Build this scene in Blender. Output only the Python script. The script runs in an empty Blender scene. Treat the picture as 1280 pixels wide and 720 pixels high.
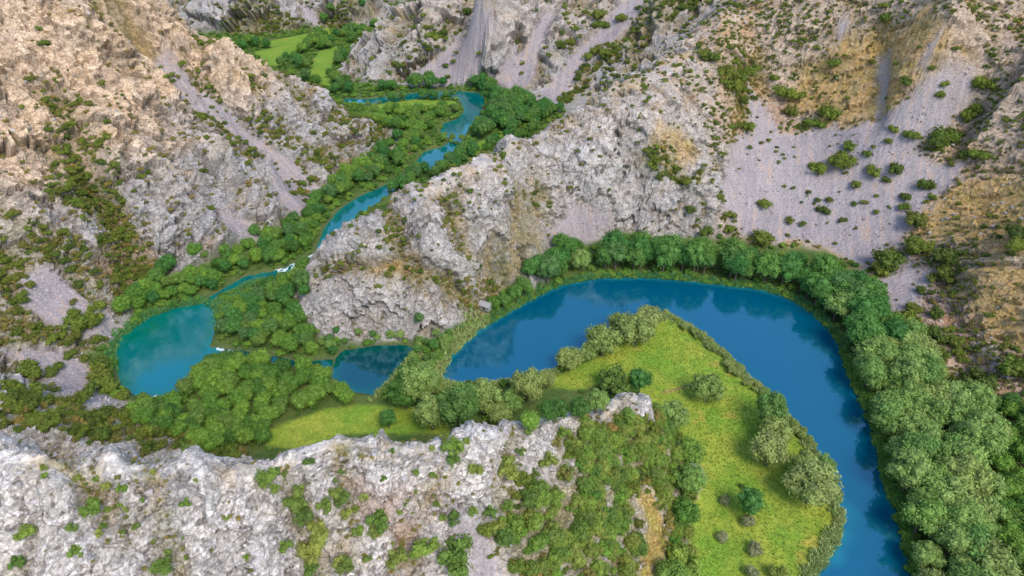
import bpy, math, random, time
import numpy as np
T0 = time.time()
random.seed(7)
rng = np.random.default_rng(11)
scene = bpy.context.scene
COL = scene.collection

# ------------------------------------------------------------------ camera, world, sun, exposure
CAM_H = 180.0
PITCH = math.radians(35.0)
FPX = 1280 * 24.0 / 36.0
cam_data = bpy.data.cameras.new('camera')
cam_data.lens = 24.0
cam_data.sensor_width = 36.0
cam_data.clip_start = 1.0
cam_data.clip_end = 9000.0
cam = bpy.data.objects.new('camera', cam_data)
cam.location = (0, 0, CAM_H)
cam.rotation_euler = (math.radians(90) - PITCH, 0, 0)
COL.objects.link(cam)
scene.camera = cam

SUN_EL, SUN_AZ = math.radians(50), math.radians(152)      # azimuth clockwise from +Y
world = bpy.data.worlds.new('World')
scene.world = world
world.use_nodes = True
wn = world.node_tree.nodes
sky = wn.new('ShaderNodeTexSky')
sky.sky_type = 'NISHITA'
sky.sun_disc = False
sky.sun_elevation = SUN_EL
sky.sun_rotation = SUN_AZ
sky.air_density = 1.0
sky.dust_density = 1.0
world.node_tree.links.new(sky.outputs[0], wn['Background'].inputs[0])
wn['Background'].inputs[1].default_value = 0.15
sl = bpy.data.lights.new('sun', 'SUN')
sl.energy = 1.6
sl.angle = math.radians(24)
sl.color = (1.0, 0.90, 0.75)
sun = bpy.data.objects.new('sun', sl)
sdir = np.array([math.sin(SUN_AZ) * math.cos(SUN_EL), math.cos(SUN_AZ) * math.cos(SUN_EL), math.sin(SUN_EL)])
from mathutils import Vector, Matrix
sun.rotation_euler = Vector(sdir).to_track_quat('Z', 'Y').to_euler()
sun.location = (100, -100, 300)
COL.objects.link(sun)
scene.view_settings.view_transform = 'Standard'
scene.view_settings.look = 'None'
scene.view_settings.exposure = 1.02
scene.view_settings.gamma = 1.0
scene.cycles.max_bounces = 6
scene.cycles.diffuse_bounces = 3
scene.cycles.glossy_bounces = 2
scene.cycles.transmission_bounces = 2

# ------------------------------------------------------------------ survey helpers: photo bearings to ground positions
CP, SP = math.cos(PITCH), math.sin(PITCH)


def ray(u, v):
    a = (np.asarray(u, float) - 640) / FPX
    b = (360 - np.asarray(v, float)) / FPX
    return a, CP + b * SP, -SP + b * CP


def at_z(u, v, z):
    dx, dy, dz = ray(u, v)
    t = (z - CAM_H) / dz
    return t * dx, t * dy


def hash2(ix, iy, seed):
    h = ix.astype(np.int32).view(np.uint32) * np.uint32(374761393) + iy.astype(np.int32).view(np.uint32) * np.uint32(668265263) + np.uint32((seed * 1442695041) & 0xffffffff)
    h = (h ^ (h >> np.uint32(13))) * np.uint32(1274126177)
    return h ^ (h >> np.uint32(16))


GT = np.stack([np.cos(np.arange(256) * 2 * math.pi / 256), np.sin(np.arange(256) * 2 * math.pi / 256)]).astype(np.float32)


def pnoise(x, y, seed=0):
    x = np.asarray(x, np.float32); y = np.asarray(y, np.float32)
    x0 = np.floor(x); y0 = np.floor(y)
    fx = x - x0; fy = y - y0
    ux = fx * fx * (3 - 2 * fx); uy = fy * fy * (3 - 2 * fy)
    def g(ix, iy, dx, dy):
        a = hash2(ix, iy, seed) & np.uint32(255)
        return GT[0][a] * dx + GT[1][a] * dy
    n00 = g(x0, y0, fx, fy); n10 = g(x0 + 1, y0, fx - 1, fy)
    n01 = g(x0, y0 + 1, fx, fy - 1); n11 = g(x0 + 1, y0 + 1, fx - 1, fy - 1)
    a = n00 + ux * (n10 - n00); b = n01 + ux * (n11 - n01)
    return 1.5 * (a + uy * (b - a))


def fbm(x, y, oct=4, seed=0, lac=2.03, gain=0.5):
    s = 0; a = 1.0; tot = 0
    for i in range(oct):
        s = s + a * pnoise(x, y, seed + i * 17); tot += a
        x = x * lac + 3.1; y = y * lac - 1.7; a *= gain
    return s / tot


def ridged(x, y, oct=4, seed=0, gain=0.5):
    s = 0; a = 1.0; tot = 0
    for i in range(oct):
        s = s + a * (1 - 2 * np.abs(pnoise(x, y, seed + i * 13))); tot += a
        x = x * 2.07 + 5.2; y = y * 2.07 + 1.3; a *= gain
    return s / tot


def slabs(x, y, seed=0, tilt=1.0):
    """worley cells whose tops are tilted planes: edge distance, height"""
    x = np.asarray(x, np.float32); y = np.asarray(y, np.float32)
    x0 = np.floor(x); y0 = np.floor(y)
    f1 = np.full(x.shape, 9.0, np.float32); f2 = f1.copy(); hh = np.zeros(x.shape, np.float32)
    for i in (-1, 0, 1):
        for j in (-1, 0, 1):
            cx = x0 + i; cy = y0 + j
            h = hash2(cx, cy, seed); g = hash2(cx, cy, seed + 999)
            dx = x - cx - (h & np.uint32(0xffff)) * np.float32(1 / 65536); dy = y - cy - (h >> np.uint32(16)) * np.float32(1 / 65536)
            d = dx * dx + dy * dy
            m = d < f1
            f2 = np.where(m, f1, np.minimum(f2, d))
            v = (g & np.uint32(255)) * np.float32(1 / 255) - .5 + tilt * (((g >> np.uint32(8)) & np.uint32(255)) * np.float32(1 / 255) - .5) * dx + tilt * (((g >> np.uint32(16)) & np.uint32(255)) * np.float32(1 / 255) - .25) * dy
            hh = np.where(m, v, hh); f1 = np.where(m, d, f1)
    return np.sqrt(f2) - np.sqrt(f1), hh


def cells(x, y, seed=0):
    """F1, F2 distance and a random value per cell (worley)"""
    x = np.asarray(x, np.float32); y = np.asarray(y, np.float32)
    x0 = np.floor(x); y0 = np.floor(y)
    f1 = np.full(x.shape, 9.0, np.float32); f2 = f1.copy(); val = np.zeros(x.shape, np.float32)
    for i in (-1, 0, 1):
        for j in (-1, 0, 1):
            cx = x0 + i; cy = y0 + j
            h = hash2(cx, cy, seed)
            px = cx + (h & np.uint32(0xffff)) * np.float32(1 / 65536); py = cy + (h >> np.uint32(16)) * np.float32(1 / 65536)
            d = (px - x) ** 2 + (py - y) ** 2
            m = d < f1
            f2 = np.where(m, f1, np.minimum(f2, d))
            val = np.where(m, (h & np.uint32(1023)) * np.float32(1 / 1023), val)
            f1 = np.where(m, d, f1)
    return np.sqrt(f1), np.sqrt(f2), val


def poly_sd(x, y, poly, pad=14):
    """signed distance to a plan polygon, positive inside"""
    P = np.asarray(poly, float)
    out = np.full(x.shape, -1e3, np.float32)
    lo = P.min(0) - pad; hi = P.max(0) + pad
    m = (x > lo[0]) & (x < hi[0]) & (y > lo[1]) & (y < hi[1])
    if not m.any():
        return out
    xs = x[m].astype(np.float32); ys = y[m].astype(np.float32)
    d2 = np.full(xs.shape, 1e12, np.float32); ins = np.zeros(xs.shape, bool)
    for i in range(len(P)):
        ax, ay = P[i].tolist(); bx, by = P[(i + 1) % len(P)].tolist()
        ex, ey = bx - ax, by - ay
        L = ex * ex + ey * ey + 1e-9
        t = np.clip(((xs - ax) * ex + (ys - ay) * ey) / L, 0, 1)
        d2 = np.minimum(d2, (xs - ax - t * ex) ** 2 + (ys - ay - t * ey) ** 2)
        c = (ay > ys) != (by > ys)
        if c.any():
            ins ^= c & (xs < ex * (ys - ay) / (ey if abs(ey) > 1e-9 else 1e-9) + ax)
    out[m] = np.sqrt(d2) * np.where(ins, 1, -1)
    return out


def line_dist(x, y, pts, pad):
    P = np.asarray(pts, float)
    out = np.full(x.shape, 1e3, np.float32)
    lo = P.min(0) - pad; hi = P.max(0) + pad
    m = (x > lo[0]) & (x < hi[0]) & (y > lo[1]) & (y < hi[1])
    xs = x[m]; ys = y[m]
    d2 = np.full(xs.shape, 1e12, np.float32)
    for i in range(len(P) - 1):
        ax, ay = P[i].tolist(); ex, ey = (P[i + 1] - P[i]).tolist()
        L = ex * ex + ey * ey + 1e-9
        t = np.clip(((xs - ax) * ex + (ys - ay) * ey) / L, 0, 1)
        d2 = np.minimum(d2, (xs - ax - t * ex) ** 2 + (ys - ay - t * ey) ** 2)
    out[m] = np.sqrt(d2)
    return out


def sstep(a, b, x):
    t = np.clip((x - a) / (b - a), 0, 1)
    return t * t * (3 - 2 * t)


# ------------------------------------------------------------------ the valley's survey points (bearing u, v and height z)
FLOOR = [(150,470),(205,435),(250,400),(215,375),(300,400),(340,420),(370,440),(300,450),(300,500),(240,505),(400,500),(350,535),
 (440,510),(480,535),(540,510),(600,490),(660,500),(700,490),(470,460),(530,450),(580,450),(650,430),(620,402),(700,400),(760,380),
 (800,350),(850,380),(900,355),(950,400),(1000,390),(1050,440),(1000,480),(900,440),(840,430),(760,450),(850,500),(900,550),(950,600),
 (1000,650),(900,680),(950,720),(1080,560),(1100,650),(1130,720),(1100,460),(1130,540),(1170,620),(1200,700),(650,372),(700,340),
 (760,325),(820,325),(880,335),(940,335),(1000,345),(1050,380),(1090,420),(1120,460),(1180,530),(1220,600),(1260,700),(340,345),
 (300,350),(395,315),(410,285),(440,255),(490,230),(540,200),(570,175),(600,140),(580,118),(510,120),(460,125),(440,112),(640,150),
 (600,185),(560,205),(420,85),(400,100),(350,65),(430,50),(470,35),(400,40),(320,52),(480,22),(360,340),(270,385),(560,470),(500,490)]
LEFT = [(110,385,12),(60,370,17),(30,345,24),(130,420,4),(80,430,8),(0,430,16),(60,460,7),(10,470,14),(0,330,32),
 (200,345,4),(260,325,4),(330,300,4),(380,260,4),(430,210,4),(480,185,4),(100,300,26),(200,270,24),(270,280,12),(300,220,22),
 (340,250,10),(400,200,10),(450,175,11),(0,240,50),(100,200,50),(200,170,45),(300,140,40),(370,150,26),(430,150,19),(0,120,78),
 (100,90,78),(200,80,67),(250,100,56),(0,0,108),(80,0,106),(160,0,100),(215,15,92),(260,45,80),(300,70,66),(350,95,50),(400,115,36),
 (450,145,24),(490,176,9)]
LEFT_BACK = [(215,15,92,80,60),(260,45,80,80,60),(300,70,66,70,58),(350,95,50,60,48),(400,115,36,50,34),(450,145,20,40,20)]
SPUR = [(590,408,1),(560,412,1),(500,425,1),(440,432,1),(394,435,1),(388,400,3),(400,350,20),(440,350,23),(490,350,24),(540,352,24),
 (585,375,13),(430,400,9),(500,400,9),(440,310,30),(500,300,36),(410,302,26),(450,280,33),(480,262,39),(520,238,45),(560,225,46),
 (600,207,48),(640,175,50),(700,150,50),(760,122,50),(800,95,56),(840,60,64),(870,30,72),(900,0,80),(560,300,34),(600,330,20),
 (640,300,26),(600,260,42),(660,240,40),(700,270,14),(720,285,7),(760,240,25),(760,180,44),(820,220,32),(850,260,10),(830,150,54),
 (870,200,40),(900,230,24),(690,312,4),(760,287,4),(800,282,5),(860,292,3)]
SPUR_BACK = [(450,280,33,40,32),(480,262,39,45,38),(520,238,45,50,44),(560,225,46,50,44),(600,207,48,50,44),(640,175,50,45,40),
 (700,150,50,50,40),(760,122,50,60,34),(800,95,56,70,32),(840,60,64,80,30),(870,30,72,80,26)]
RIGHT = [(920,282,6),(950,302,4),(1000,302,4),(1050,315,4),(1090,345,4),(1130,400,4),(1170,450,4),(1210,480,4),(1260,510,6),(1300,560,7),
 (943,95,57),(940,180,33),(1000,200,27),(1000,100,56),(1000,0,94),(950,0,90),(920,50,76),(1100,280,14),(1100,200,34),(1100,100,64),
 (1100,0,98),(1180,250,27),(1200,160,48),(1200,80,78),(1200,0,106),(1280,220,45),(1280,100,76),(1280,0,104),(1240,150,57),
 (1160,290,18),(1200,300,23),(1240,330,27),(1280,330,33),(1190,350,14),(1215,400,12),(1240,450,9),(1150,350,8),(1280,430,18),(1255,400,17)]
FAR = [(440,105,1),(500,105,2),(560,105,2),(600,108,2),(650,128,3),(690,135,4),(430,95,5),(450,60,20),(500,20,42),(515,0,50),(480,70,20),
 (540,50,30),(600,50,30),(640,60,28),(660,90,14),(700,90,16),(750,40,32),(720,110,8),(560,0,54),(620,0,54),(700,0,54),(760,0,52),
 (800,0,48),(780,55,32),(850,10,58)]
FARTHEST = [(290,42,2),(240,25,10),(200,0,22),(250,0,28),(290,10,14),(340,0,10),(380,10,5),(420,4,8),(445,0,10),(485,6,4),(300,-50,60),
 (450,-50,60),(600,-90,110),(150,-40,110),(380,-30,30)]
RIDGE = [(-60,535,88),(0,545,86),(60,556,84),(110,576,81),(135,566,83),(230,572,80),(330,577,76),(350,570,76),(390,548,76),(430,535,76),
 (520,548,71),(570,543,69),(630,528,65),(690,520,59),(730,515,54),(765,490,42),(798,507,35),(830,540,22),(0,640,77),(0,720,71),
 (150,640,75),(150,720,69),(300,640,70),(300,720,63),(430,620,67),(430,720,58),(560,620,62),(560,720,52),(650,600,56),(650,720,45),
 (720,560,50),(720,640,42),(720,720,35),(780,540,33),(790,600,29),(780,680,22),(800,720,18),(840,600,11),(850,680,5),(860,560,4),
 (866,640,2),(868,720,2)]
RIDGE_BACK = [(-60,535,88,50,44),(0,545,86,50,46),(60,556,84,50,48),(135,566,83,50,56),(230,572,80,48,58),(330,577,76,45,60),
 (430,535,76,50,64),(520,548,71,42,58),(570,543,69,42,58),(630,528,65,38,54),(690,520,59,34,48),(730,515,54,30,42),(765,490,42,22,34)]
SHELF = [(0,522,34),(100,525,24),(60,500,18),(150,508,8),(0,490,22),(200,538,14),(100,545,36),(0,535,44),(260,565,8)]
XYZ = [(-600,300,150),(-700,700,150),(0,1100,140),(400,900,150),(700,600,165),(600,300,160),(-300,1000,140),(300,1500,150),(-900,1500,150),
 (1000,1500,150),(-250,40,90),(0,10,25),(-90,0,50),(60,20,18),(-300,140,80),(-420,180,120),(330,140,60),(420,220,110),(-450,-60,120),
 (400,-20,90),(240,60,30)]
FXY = [(150,60),(125,20),(110,-30),(180,30)]

pts = []; reg = []
for u, v in FLOOR:
    x, y = at_z(u, v, 0); pts.append((x, y, -4.0)); reg.append(0)
for x, y in FXY:
    pts.append((x, y, -4.0)); reg.append(0)
for k, L in ((1, LEFT), (2, SPUR), (3, RIGHT), (4, FAR), (5, FARTHEST), (6, RIDGE), (6, SHELF)):
    for u, v, z in L:
        x, y = at_z(u, v, z); pts.append((x, y, z)); reg.append(k)
for k, L in ((1, LEFT_BACK), (2, SPUR_BACK), (6, RIDGE_BACK)):
    for u, v, z, d, dz in L:
        x, y = at_z(u, v, z)
        q = math.hypot(x, y)
        pts.append((x + x / q * d, y + y / q * d, z - dz)); reg.append(k)
for k, L, d, dz in ((1, LEFT_BACK, 14, 8), (2, SPUR_BACK, 11, 9), (6, [(u, v, z, 0, 0) for u, v, z in RIDGE[:17]], 8, 11.5)):
    for u, v, z, _a, _b in L:     # the crest breaks sharply
        x, y = at_z(u, v, z)
        q = math.hypot(x, y)
        pts.append((x + x / q * d, y + y / q * d, z - dz)); reg.append(k)
for p in XYZ:
    pts.append(p); reg.append(3 if p[0] > 0 else 1)
pts = np.array(pts, float); reg = np.array(reg)
NP_ = len(pts)
S = 100.0
XY = pts[:, :2] / S
D = np.sqrt(((XY[:, None] - XY[None]) ** 2).sum(-1))
K = np.where(D > 0, D * D * np.log(D + 1e-12), 0) + np.eye(NP_) * 4e-3
A = np.zeros((NP_ + 3, NP_ + 3)); A[:NP_, :NP_] = K
A[:NP_, NP_] = 1; A[:NP_, NP_ + 1:] = XY; A[NP_:, :NP_] = A[:NP_, NP_:].T
W = np.linalg.solve(A, np.concatenate([pts[:, 2], np.zeros(3)]))
GX0, GY0, GC = -1100.0, -60.0, 4.0
gnx, gny = 551, 460
gx = GX0 + GC * np.arange(gnx); gy = GY0 + GC * np.arange(gny)
GXX, GYY = np.meshgrid(gx, gy)
flat = np.stack([GXX.ravel(), GYY.ravel()], 1) / S
base = np.empty(len(flat))
for i in range(0, len(flat), 20000):
    q = flat[i:i + 20000]
    d2 = ((q[:, None] - XY[None]) ** 2).sum(-1)
    base[i:i + 20000] = 0.5 * (d2 * np.log(d2 + 1e-12)) @ W[:NP_] + W[NP_] + q @ W[NP_ + 1:]
FLOOR_Z = 1.0
base = FLOOR_Z + np.logaddexp(0, (base - FLOOR_Z) / 1.2) * 1.2
base = np.where(base > 140, 140 + 25 * np.tanh((base - 140) / 25), base)
BASE = base.reshape(gny, gnx)


def gsample(G, x, y):
    """catmull-rom sample of a grid"""
    fx = np.clip((x - GX0) / GC, 1, gnx - 3); fy = np.clip((y - GY0) / GC, 1, gny - 3)
    ix = np.floor(fx).astype(int); iy = np.floor(fy).astype(int)
    tx = fx - ix; ty = fy - iy
    def w(t):
        return (-.5 * t + t * t - .5 * t ** 3, 1 - 2.5 * t * t + 1.5 * t ** 3, .5 * t + 2 * t * t - 1.5 * t ** 3, -.5 * t * t + .5 * t ** 3)
    wx = w(tx); wy = w(ty)
    s = 0
    for j in range(4):
        r = 0
        for i in range(4):
            r = r + wx[i] * G[iy + j - 1, ix + i - 1]
        s = s + wy[j] * r
    return s.astype(x.dtype) if hasattr(x, 'dtype') else s


def drape(uv, G=None):
    """photo bearings -> first hit on the base ground (N,3)"""
    G = BASE if G is None else G
    uv = np.atleast_2d(np.asarray(uv, float))
    dx, dy, dz = ray(uv[:, 0], uv[:, 1])
    hit = np.full(len(uv), -1.0); prev = np.full(len(uv), 30.0)
    for t in np.arange(30, 1400, 1.5):
        z = CAM_H + dz * t
        below = (z < gsample(G, dx * t, dy * t)) & (hit < 0)
        hit[below] = t
        if (hit > 0).all():
            break
    hit[hit < 0] = 1400
    lo = hit - 1.5; hi = hit.copy()
    for _ in range(8):
        m = (lo + hi) / 2
        b = CAM_H + dz * m < gsample(G, dx * m, dy * m)
        hi = np.where(b, m, hi); lo = np.where(b, lo, m)
    return np.stack([dx * hi, dy * hi, CAM_H + dz * hi], 1)


def dpoly(uv):
    return drape(uv)[:, :2]


def fpoly(uv, z=0.0):
    return np.array([at_z(u, v, z) for u, v in uv])
# ------------------------------------------------------------------ plan outlines traced from the photograph
WATER = {
 'bend': fpoly([(550,476),(552,463),(562,446),(580,427),(600,411),(614,402),(640,386),(668,371),(700,356),(745,347),(800,346),(850,349),
   (900,355),(950,361),(985,371),(1012,388),(1040,412),(1055,440),(1062,465),(1076,495),(1091,530),(1101,570),(1111,610),(1121,640),
   (1134,680),(1140,722),(1150,800),(1030,800),(1005,730),(1030,700),(1046,672),(1050,645),(1046,618),(1030,585),(1003,545),(962,500),
   (917,457),(868,413),(835,396),(806,400),(770,426),(735,446),(700,462),(660,474),(610,481),(570,482)]),
 'pool': fpoly([(414,470),(420,446),(430,438),(470,432),(508,431),(521,438),(512,452),(497,468),(480,487),(465,493),(442,490),(424,484)]),
 'lower_pool': fpoly([(141,440),(152,420),(185,396),(220,384),(258,377),(271,388),(270,412),(262,433),(276,440),(258,452),(243,462),(236,486),
   (205,496),(175,497),(152,482),(145,460)]),
 'stream': fpoly([(416,458),(376,460),(340,453),(300,446),(268,441),(268,434),(300,438),(340,445),(376,452),(416,449)]),
 'upper_river': fpoly([(394,320),(399,300),(407,282),(424,262),(448,246),(472,236),(500,222),(516,206),(530,190),(552,184),(565,175),(550,166),(553,155),
   (571,149),(580,140),(577,128),(570,123),(530,123),(490,128),(460,131),(430,128),(430,123),(460,124),(490,120),(530,115),(572,114),(598,116),(607,124),(605,133),(599,146),
   (586,159),(581,171),(573,189),(556,205),(541,212),(520,212),(502,231),(480,248),(462,260),(446,270),(429,286),(414,304),(405,322)]),
 'side_stream': fpoly([(402,318),(385,334),(350,345),(310,354),(285,368),(262,380),(258,374),(280,360),(305,346),(345,338),(376,326),(394,316)]),
}
MEADOW = fpoly([(676,484),(700,470),(740,452),(775,430),(806,404),(835,399),(866,416),(914,460),(958,503),(998,547),(1026,587),(1042,622),
   (1045,650),(1040,672),(1026,696),(1000,728),(1000,790),(860,790),(862,720),(864,640),(862,600),(845,548),(810,505),(770,478),(720,490)])
MEADOW2 = fpoly([(332,560),(335,540),(400,516),(450,508),(520,512),(560,520),(560,545),(430,545),(380,565)])
FIELDS = [fpoly(p) for p in ([(318,66),(376,53),(384,61),(360,72),(352,86),(332,82)], [(388,104),(388,80),(400,65),(426,58),(430,68),(416,82),(414,110)],
   [(330,54),(380,44),(440,32),(450,38),(400,50),(340,60)], [(470,133),(520,126),(570,128),(572,134),(520,133),(475,140)], [(585,190),(600,178),(640,165),(640,172),(612,186),(600,196)])]
SCREE_UV = [
 [(943,92),(955,130),(975,165),(1000,168),(1020,158),(1090,152),(1130,127),(1190,92),(1216,84),(1216,110),(1182,160),(1140,190),(1205,206),(1198,222),
  (1160,250),(1132,288),(1100,322),(1082,334),(1040,312),(1000,299),(960,303),(930,292),(908,272),(903,240),(910,190),(926,165),(940,160),(942,120)],
 [(1090,370),(1105,342),(1135,328),(1165,340),(1150,375),(1112,392)],
 [(686,308),(690,285),(718,254),(738,262),(764,276),(742,298)],
 [(178,72),(203,62),(236,95),(250,116),(272,130),(300,152),(332,177),(382,212),(408,240),(372,272),(345,262),(340,232),(300,184),(250,144),(200,112)],
 [(30,345),(60,335),(112,375),(156,405),(145,424),(100,422),(60,402),(28,376)],
 [(5,436),(60,438),(120,454),(132,470),(120,485),(152,502),(92,506),(60,472)],
 [(268,268),(292,276),(322,292),(316,306),(284,302)],
 [(494,104),(520,85),(548,70),(575,46),(605,10),(618,20),(606,60),(592,100),(560,108),(500,109)],
 [(618,102),(655,62),(678,18),(692,20),(674,62),(666,100),(642,118)],
 [(658,132),(698,96),(724,60),(758,25),(800,0),(822,-10),(792,22),(762,52),(738,82),(716,106),(692,132),(668,138)],
 [(568,652),(600,646),(622,690),(648,740),(596,740),(578,692)],
 [(1096,68),(1110,66),(1108,90),(1103,120),(1098,150),(1090,148),(1095,110)], [(1170,42),(1180,38),(1168,62),(1155,86),(1150,82),(1160,60)], [(1052,25),(1062,18),(1058,40),(1048,58),(1044,52)],
 [(372,2),(388,12),(400,28),(392,32),(380,22)], [(420,0),(436,12),(442,24),(424,20)],
]
SCREE = [dpoly(p) for p in SCREE_UV]
OCHRE = [dpoly(p) for p in ([(1150,268),(1200,228),(1260,216),(1300,226),(1300,332),(1240,322),(1200,304),(1160,298)],
   [(1205,330),(1290,338),(1300,440),(1236,425)], [(790,612),(815,622),(832,660),(836,690),(822,722),(788,730),(802,690),(800,650)],
   [(985,110),(1060,30),(1150,20),(1180,80),(1120,130),(1030,150)], [(470,334),(505,326),(525,342),(490,345)], [(810,175),(850,168),(865,195),(830,200)])]
TERRA = [dpoly(p) for p in ([(1100,360),(1170,335),(1215,420),(1240,470),(1190,470),(1140,410)], [(955,125),(985,110),(990,150),(975,165),(960,155)],
   [(100,335),(130,300),(185,300),(190,350),(150,365)], [(940,262),(985,255),(985,300),(950,302)], [(555,640),(450,600),(470,660),(520,700)])]
SCRUB = {  # plan areas where bushes grow thickly, with a density
 'ridge_end': (dpoly([(700,548),(760,530),(800,502),(842,545),(866,600),(868,700),(862,730),(832,735),(838,690),(832,650),(812,615),(790,612),(800,650),(800,690),(786,735),(650,735),(622,690),(606,650),(650,620),(700,600)]), 1.0),
 'shelf': (dpoly([(0,478),(60,500),(120,508),(168,505),(230,540),(330,560),(330,574),(230,569),(160,560),(120,552),(60,540),(0,528)]), .8),
 'shelf_low': (dpoly([(0,320),(30,345),(28,378),(60,404),(100,424),(150,424),(140,455),(120,454),(60,436),(5,434),(0,430)]), .8),
 'gully_a': (dpoly([(60,180),(110,220),(150,250),(165,300),(160,335),(110,320),(120,280),(60,250)]), .55),
 'slope_foot': (dpoly([(0,270),(60,290),(130,330),(200,330),(180,390),(120,380),(60,335),(0,320)]), .6),
 'far_green': (dpoly([(700,130),(760,80),(840,20),(880,0),(830,0),(790,25),(740,85),(715,108)]), .6),
 'far_top': (dpoly([(280,40),(300,8),(380,30),(400,34),(470,10),(500,8),(470,30),(430,30),(320,50)]), .8),
 'wall_gully': (dpoly([(870,60),(900,85),(950,75),(950,120),(930,130),(900,110)]), .7),
 'spur_gully': (dpoly([(790,195),(830,190),(880,215),(870,230),(820,220)]), .8),
 'spur_seam': (dpoly([(520,345),(560,350),(600,372),(620,395),(600,408),(575,370)]), .8),
 'spur_foot': (dpoly([(600,370),(640,330),(690,310),(700,325),(650,362),(612,398)]), .7),
 'left_foot': (dpoly([(380,180),(470,150),(500,175),(480,195),(420,210),(380,250),(360,240)]), .28),
}
RIBS = [  # crest or gully lines: bearings, height, half width
 ([(90,30),(150,72),(215,120),(280,172),(330,215)], 11, 11), ([(60,60),(130,130),(200,180),(250,205)], 9, 10), ([(120,170),(170,215),(230,265),(280,308)], 13, 12), ([(0,118),(60,160),(130,212)], 12, 11), ([(200,100),(280,165),(350,218)], -5, 5), ([(70,140),(105,210),(140,262)], -7, 7), ([(0,236),(40,270),(90,322)], 9, 7),
 ([(250,192),(290,226),(345,286)], 13, 10), ([(20,60),(100,180),(140,240)], 4, 8), ([(190,75),(260,132),(330,190),(390,245)], -5, 8),
 ([(110,235),(150,290),(170,330)], -5, 6), ([(215,100),(300,170),(340,235)], 3, 5), ([(0,150),(70,230),(110,300)], 4, 6),
 ([(398,338),(440,336),(490,338),(525,346),(560,358),(598,388)], -4.5, 4), ([(410,352),(450,352),(500,356),(545,364),(575,385)], 3, 4), ([(560,250),(580,300),(600,350)], -2, 4), ([(470,262),(500,318),(520,340)], -3.5, 4), ([(430,300),(470,315),(530,322)], 3, 5), ([(520,250),(540,290),(555,330)], 3, 5), ([(610,225),(630,280),(635,320)], 3, 5),
 ([(640,185),(700,200),(760,240)], 3, 8), ([(760,135),(820,170),(870,190)], 4, 8), ([(680,240),(650,290),(620,350)], -4, 5),
 ([(945,90),(935,140),(925,200)], -4, 7), ([(900,20),(895,90),(905,150),(915,200)], 3, 7), ([(1290,90),(1250,150),(1215,190)], 5, 6), ([(765,492),(778,494),(800,512)], 5, 4.5),
 ([(1205,325),(1225,380),(1245,445)], 2, 7), ([(1180,340),(1200,400),(1215,460)], -2.5, 6), ([(1100,40),(1097,100),(1095,150)], -3, 4),
 ([(355,585),(375,640),(395,720)], -3, 3), ([(112,580),(125,620),(160,660)], -2, 3), ([(560,600),(520,660),(500,720)], -2, 3), ([(430,560),(440,620),(430,690)], -2, 3),
 ([(70,556),(105,600),(135,628)], -3.5, 3), ([(142,570),(150,620),(120,690)], 2.5, 5), ([(245,576),(262,640),(250,720)], 2.2, 4), ([(200,575),(206,650),(215,720)], -2, 2.5), ([(310,580),(320,650),(330,720)], 2, 4), ([(600,535),(590,580),(600,620)], 2, 4), ([(655,530),(640,575),(625,620)], -2, 2.5),
 ([(445,284),(480,263),(520,240),(600,209),(640,177),(700,152),(760,124),(800,97)], 3, 9),
 ([(450,70),(500,55),(540,20)], 5, 12), ([(640,20),(630,60),(620,95)], 6, 9), ([(700,20),(690,60),(680,95)], 6, 9), ([(590,20),(560,60),(520,95)], -2, 16),
]
FALL = {1: (0.78, -0.62), 2: (0.45, -0.89), 3: (-0.25, -0.97), 4: (-0.2, -0.98), 5: (0.3, -0.95), 6: (0.12, -0.99)}

# region weights on the survey grid
NREG = 7
RW = np.zeros((NREG, len(flat)))
for i in range(0, len(flat), 20000):
    q = flat[i:i + 20000]
    d2 = ((q[:, None] - XY[None]) ** 2).sum(-1) + 0.002
    w = 1.0 / d2 ** 2
    for k in range(1, NREG):
        RW[k, i:i + 20000] = w[:, reg == k].sum(1)
RW /= RW.sum(0)
RW = RW.reshape(NREG, gny, gnx)

# ------------------------------------------------------------------ the ground sheet, finer near the drone
NX = 960
ys = [22.0]
while ys[-1] < 1700:
    y = ys[-1]
    d = 0.34 if y < 120 else 0.34 + 0.30 * (y - 120) / 110 if y < 230 else 0.64 + (y - 230) * 0.0011 if y < 420 else 0.85 + (y - 420) * 0.0052
    ys.append(y + d * .77)
ys = np.array(ys); NY = len(ys)
ss = np.linspace(-1, 1, NX)
PX = ss[None, :] * (80 + 0.86 * ys[:, None]); PY = np.repeat(ys[:, None], NX, 1)
print('ground', NX, NY)
px = PX.ravel().astype(np.float32); py = PY.ravel().astype(np.float32)
wx = px + 2.2 * fbm(px / 9, py / 9, 3, 91); wy = py + 2.2 * fbm(px / 9 + 40, py / 9, 3, 92)
z0 = gsample(BASE, px, py)
def blin(G, x, y):
    fx = np.clip((x - GX0) / GC, 0, gnx - 2); fy = np.clip((y - GY0) / GC, 0, gny - 2)
    ix = fx.astype(np.int32); iy = fy.astype(np.int32); tx = fx - ix; ty = fy - iy
    return ((G[iy, ix] * (1 - tx) + G[iy, ix + 1] * tx) * (1 - ty) + (G[iy + 1, ix] * (1 - tx) + G[iy + 1, ix + 1] * tx) * ty).astype(np.float32)


rw = [None] + [blin(RW[k], px, py) for k in range(1, NREG)]
GSX = np.gradient(BASE, GC, axis=1); GSY = np.gradient(BASE, GC, axis=0)

gxs = blin(GSX, px, py); gys = blin(GSY, px, py)
slope = np.hypot(gxs, gys)
nl = np.sqrt(1 + slope ** 2)
NXv, NYv, NZv = -gxs / nl, -gys / nl, 1 / nl
region = np.argmax(np.stack(rw[1:]), 0) + 1

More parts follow.
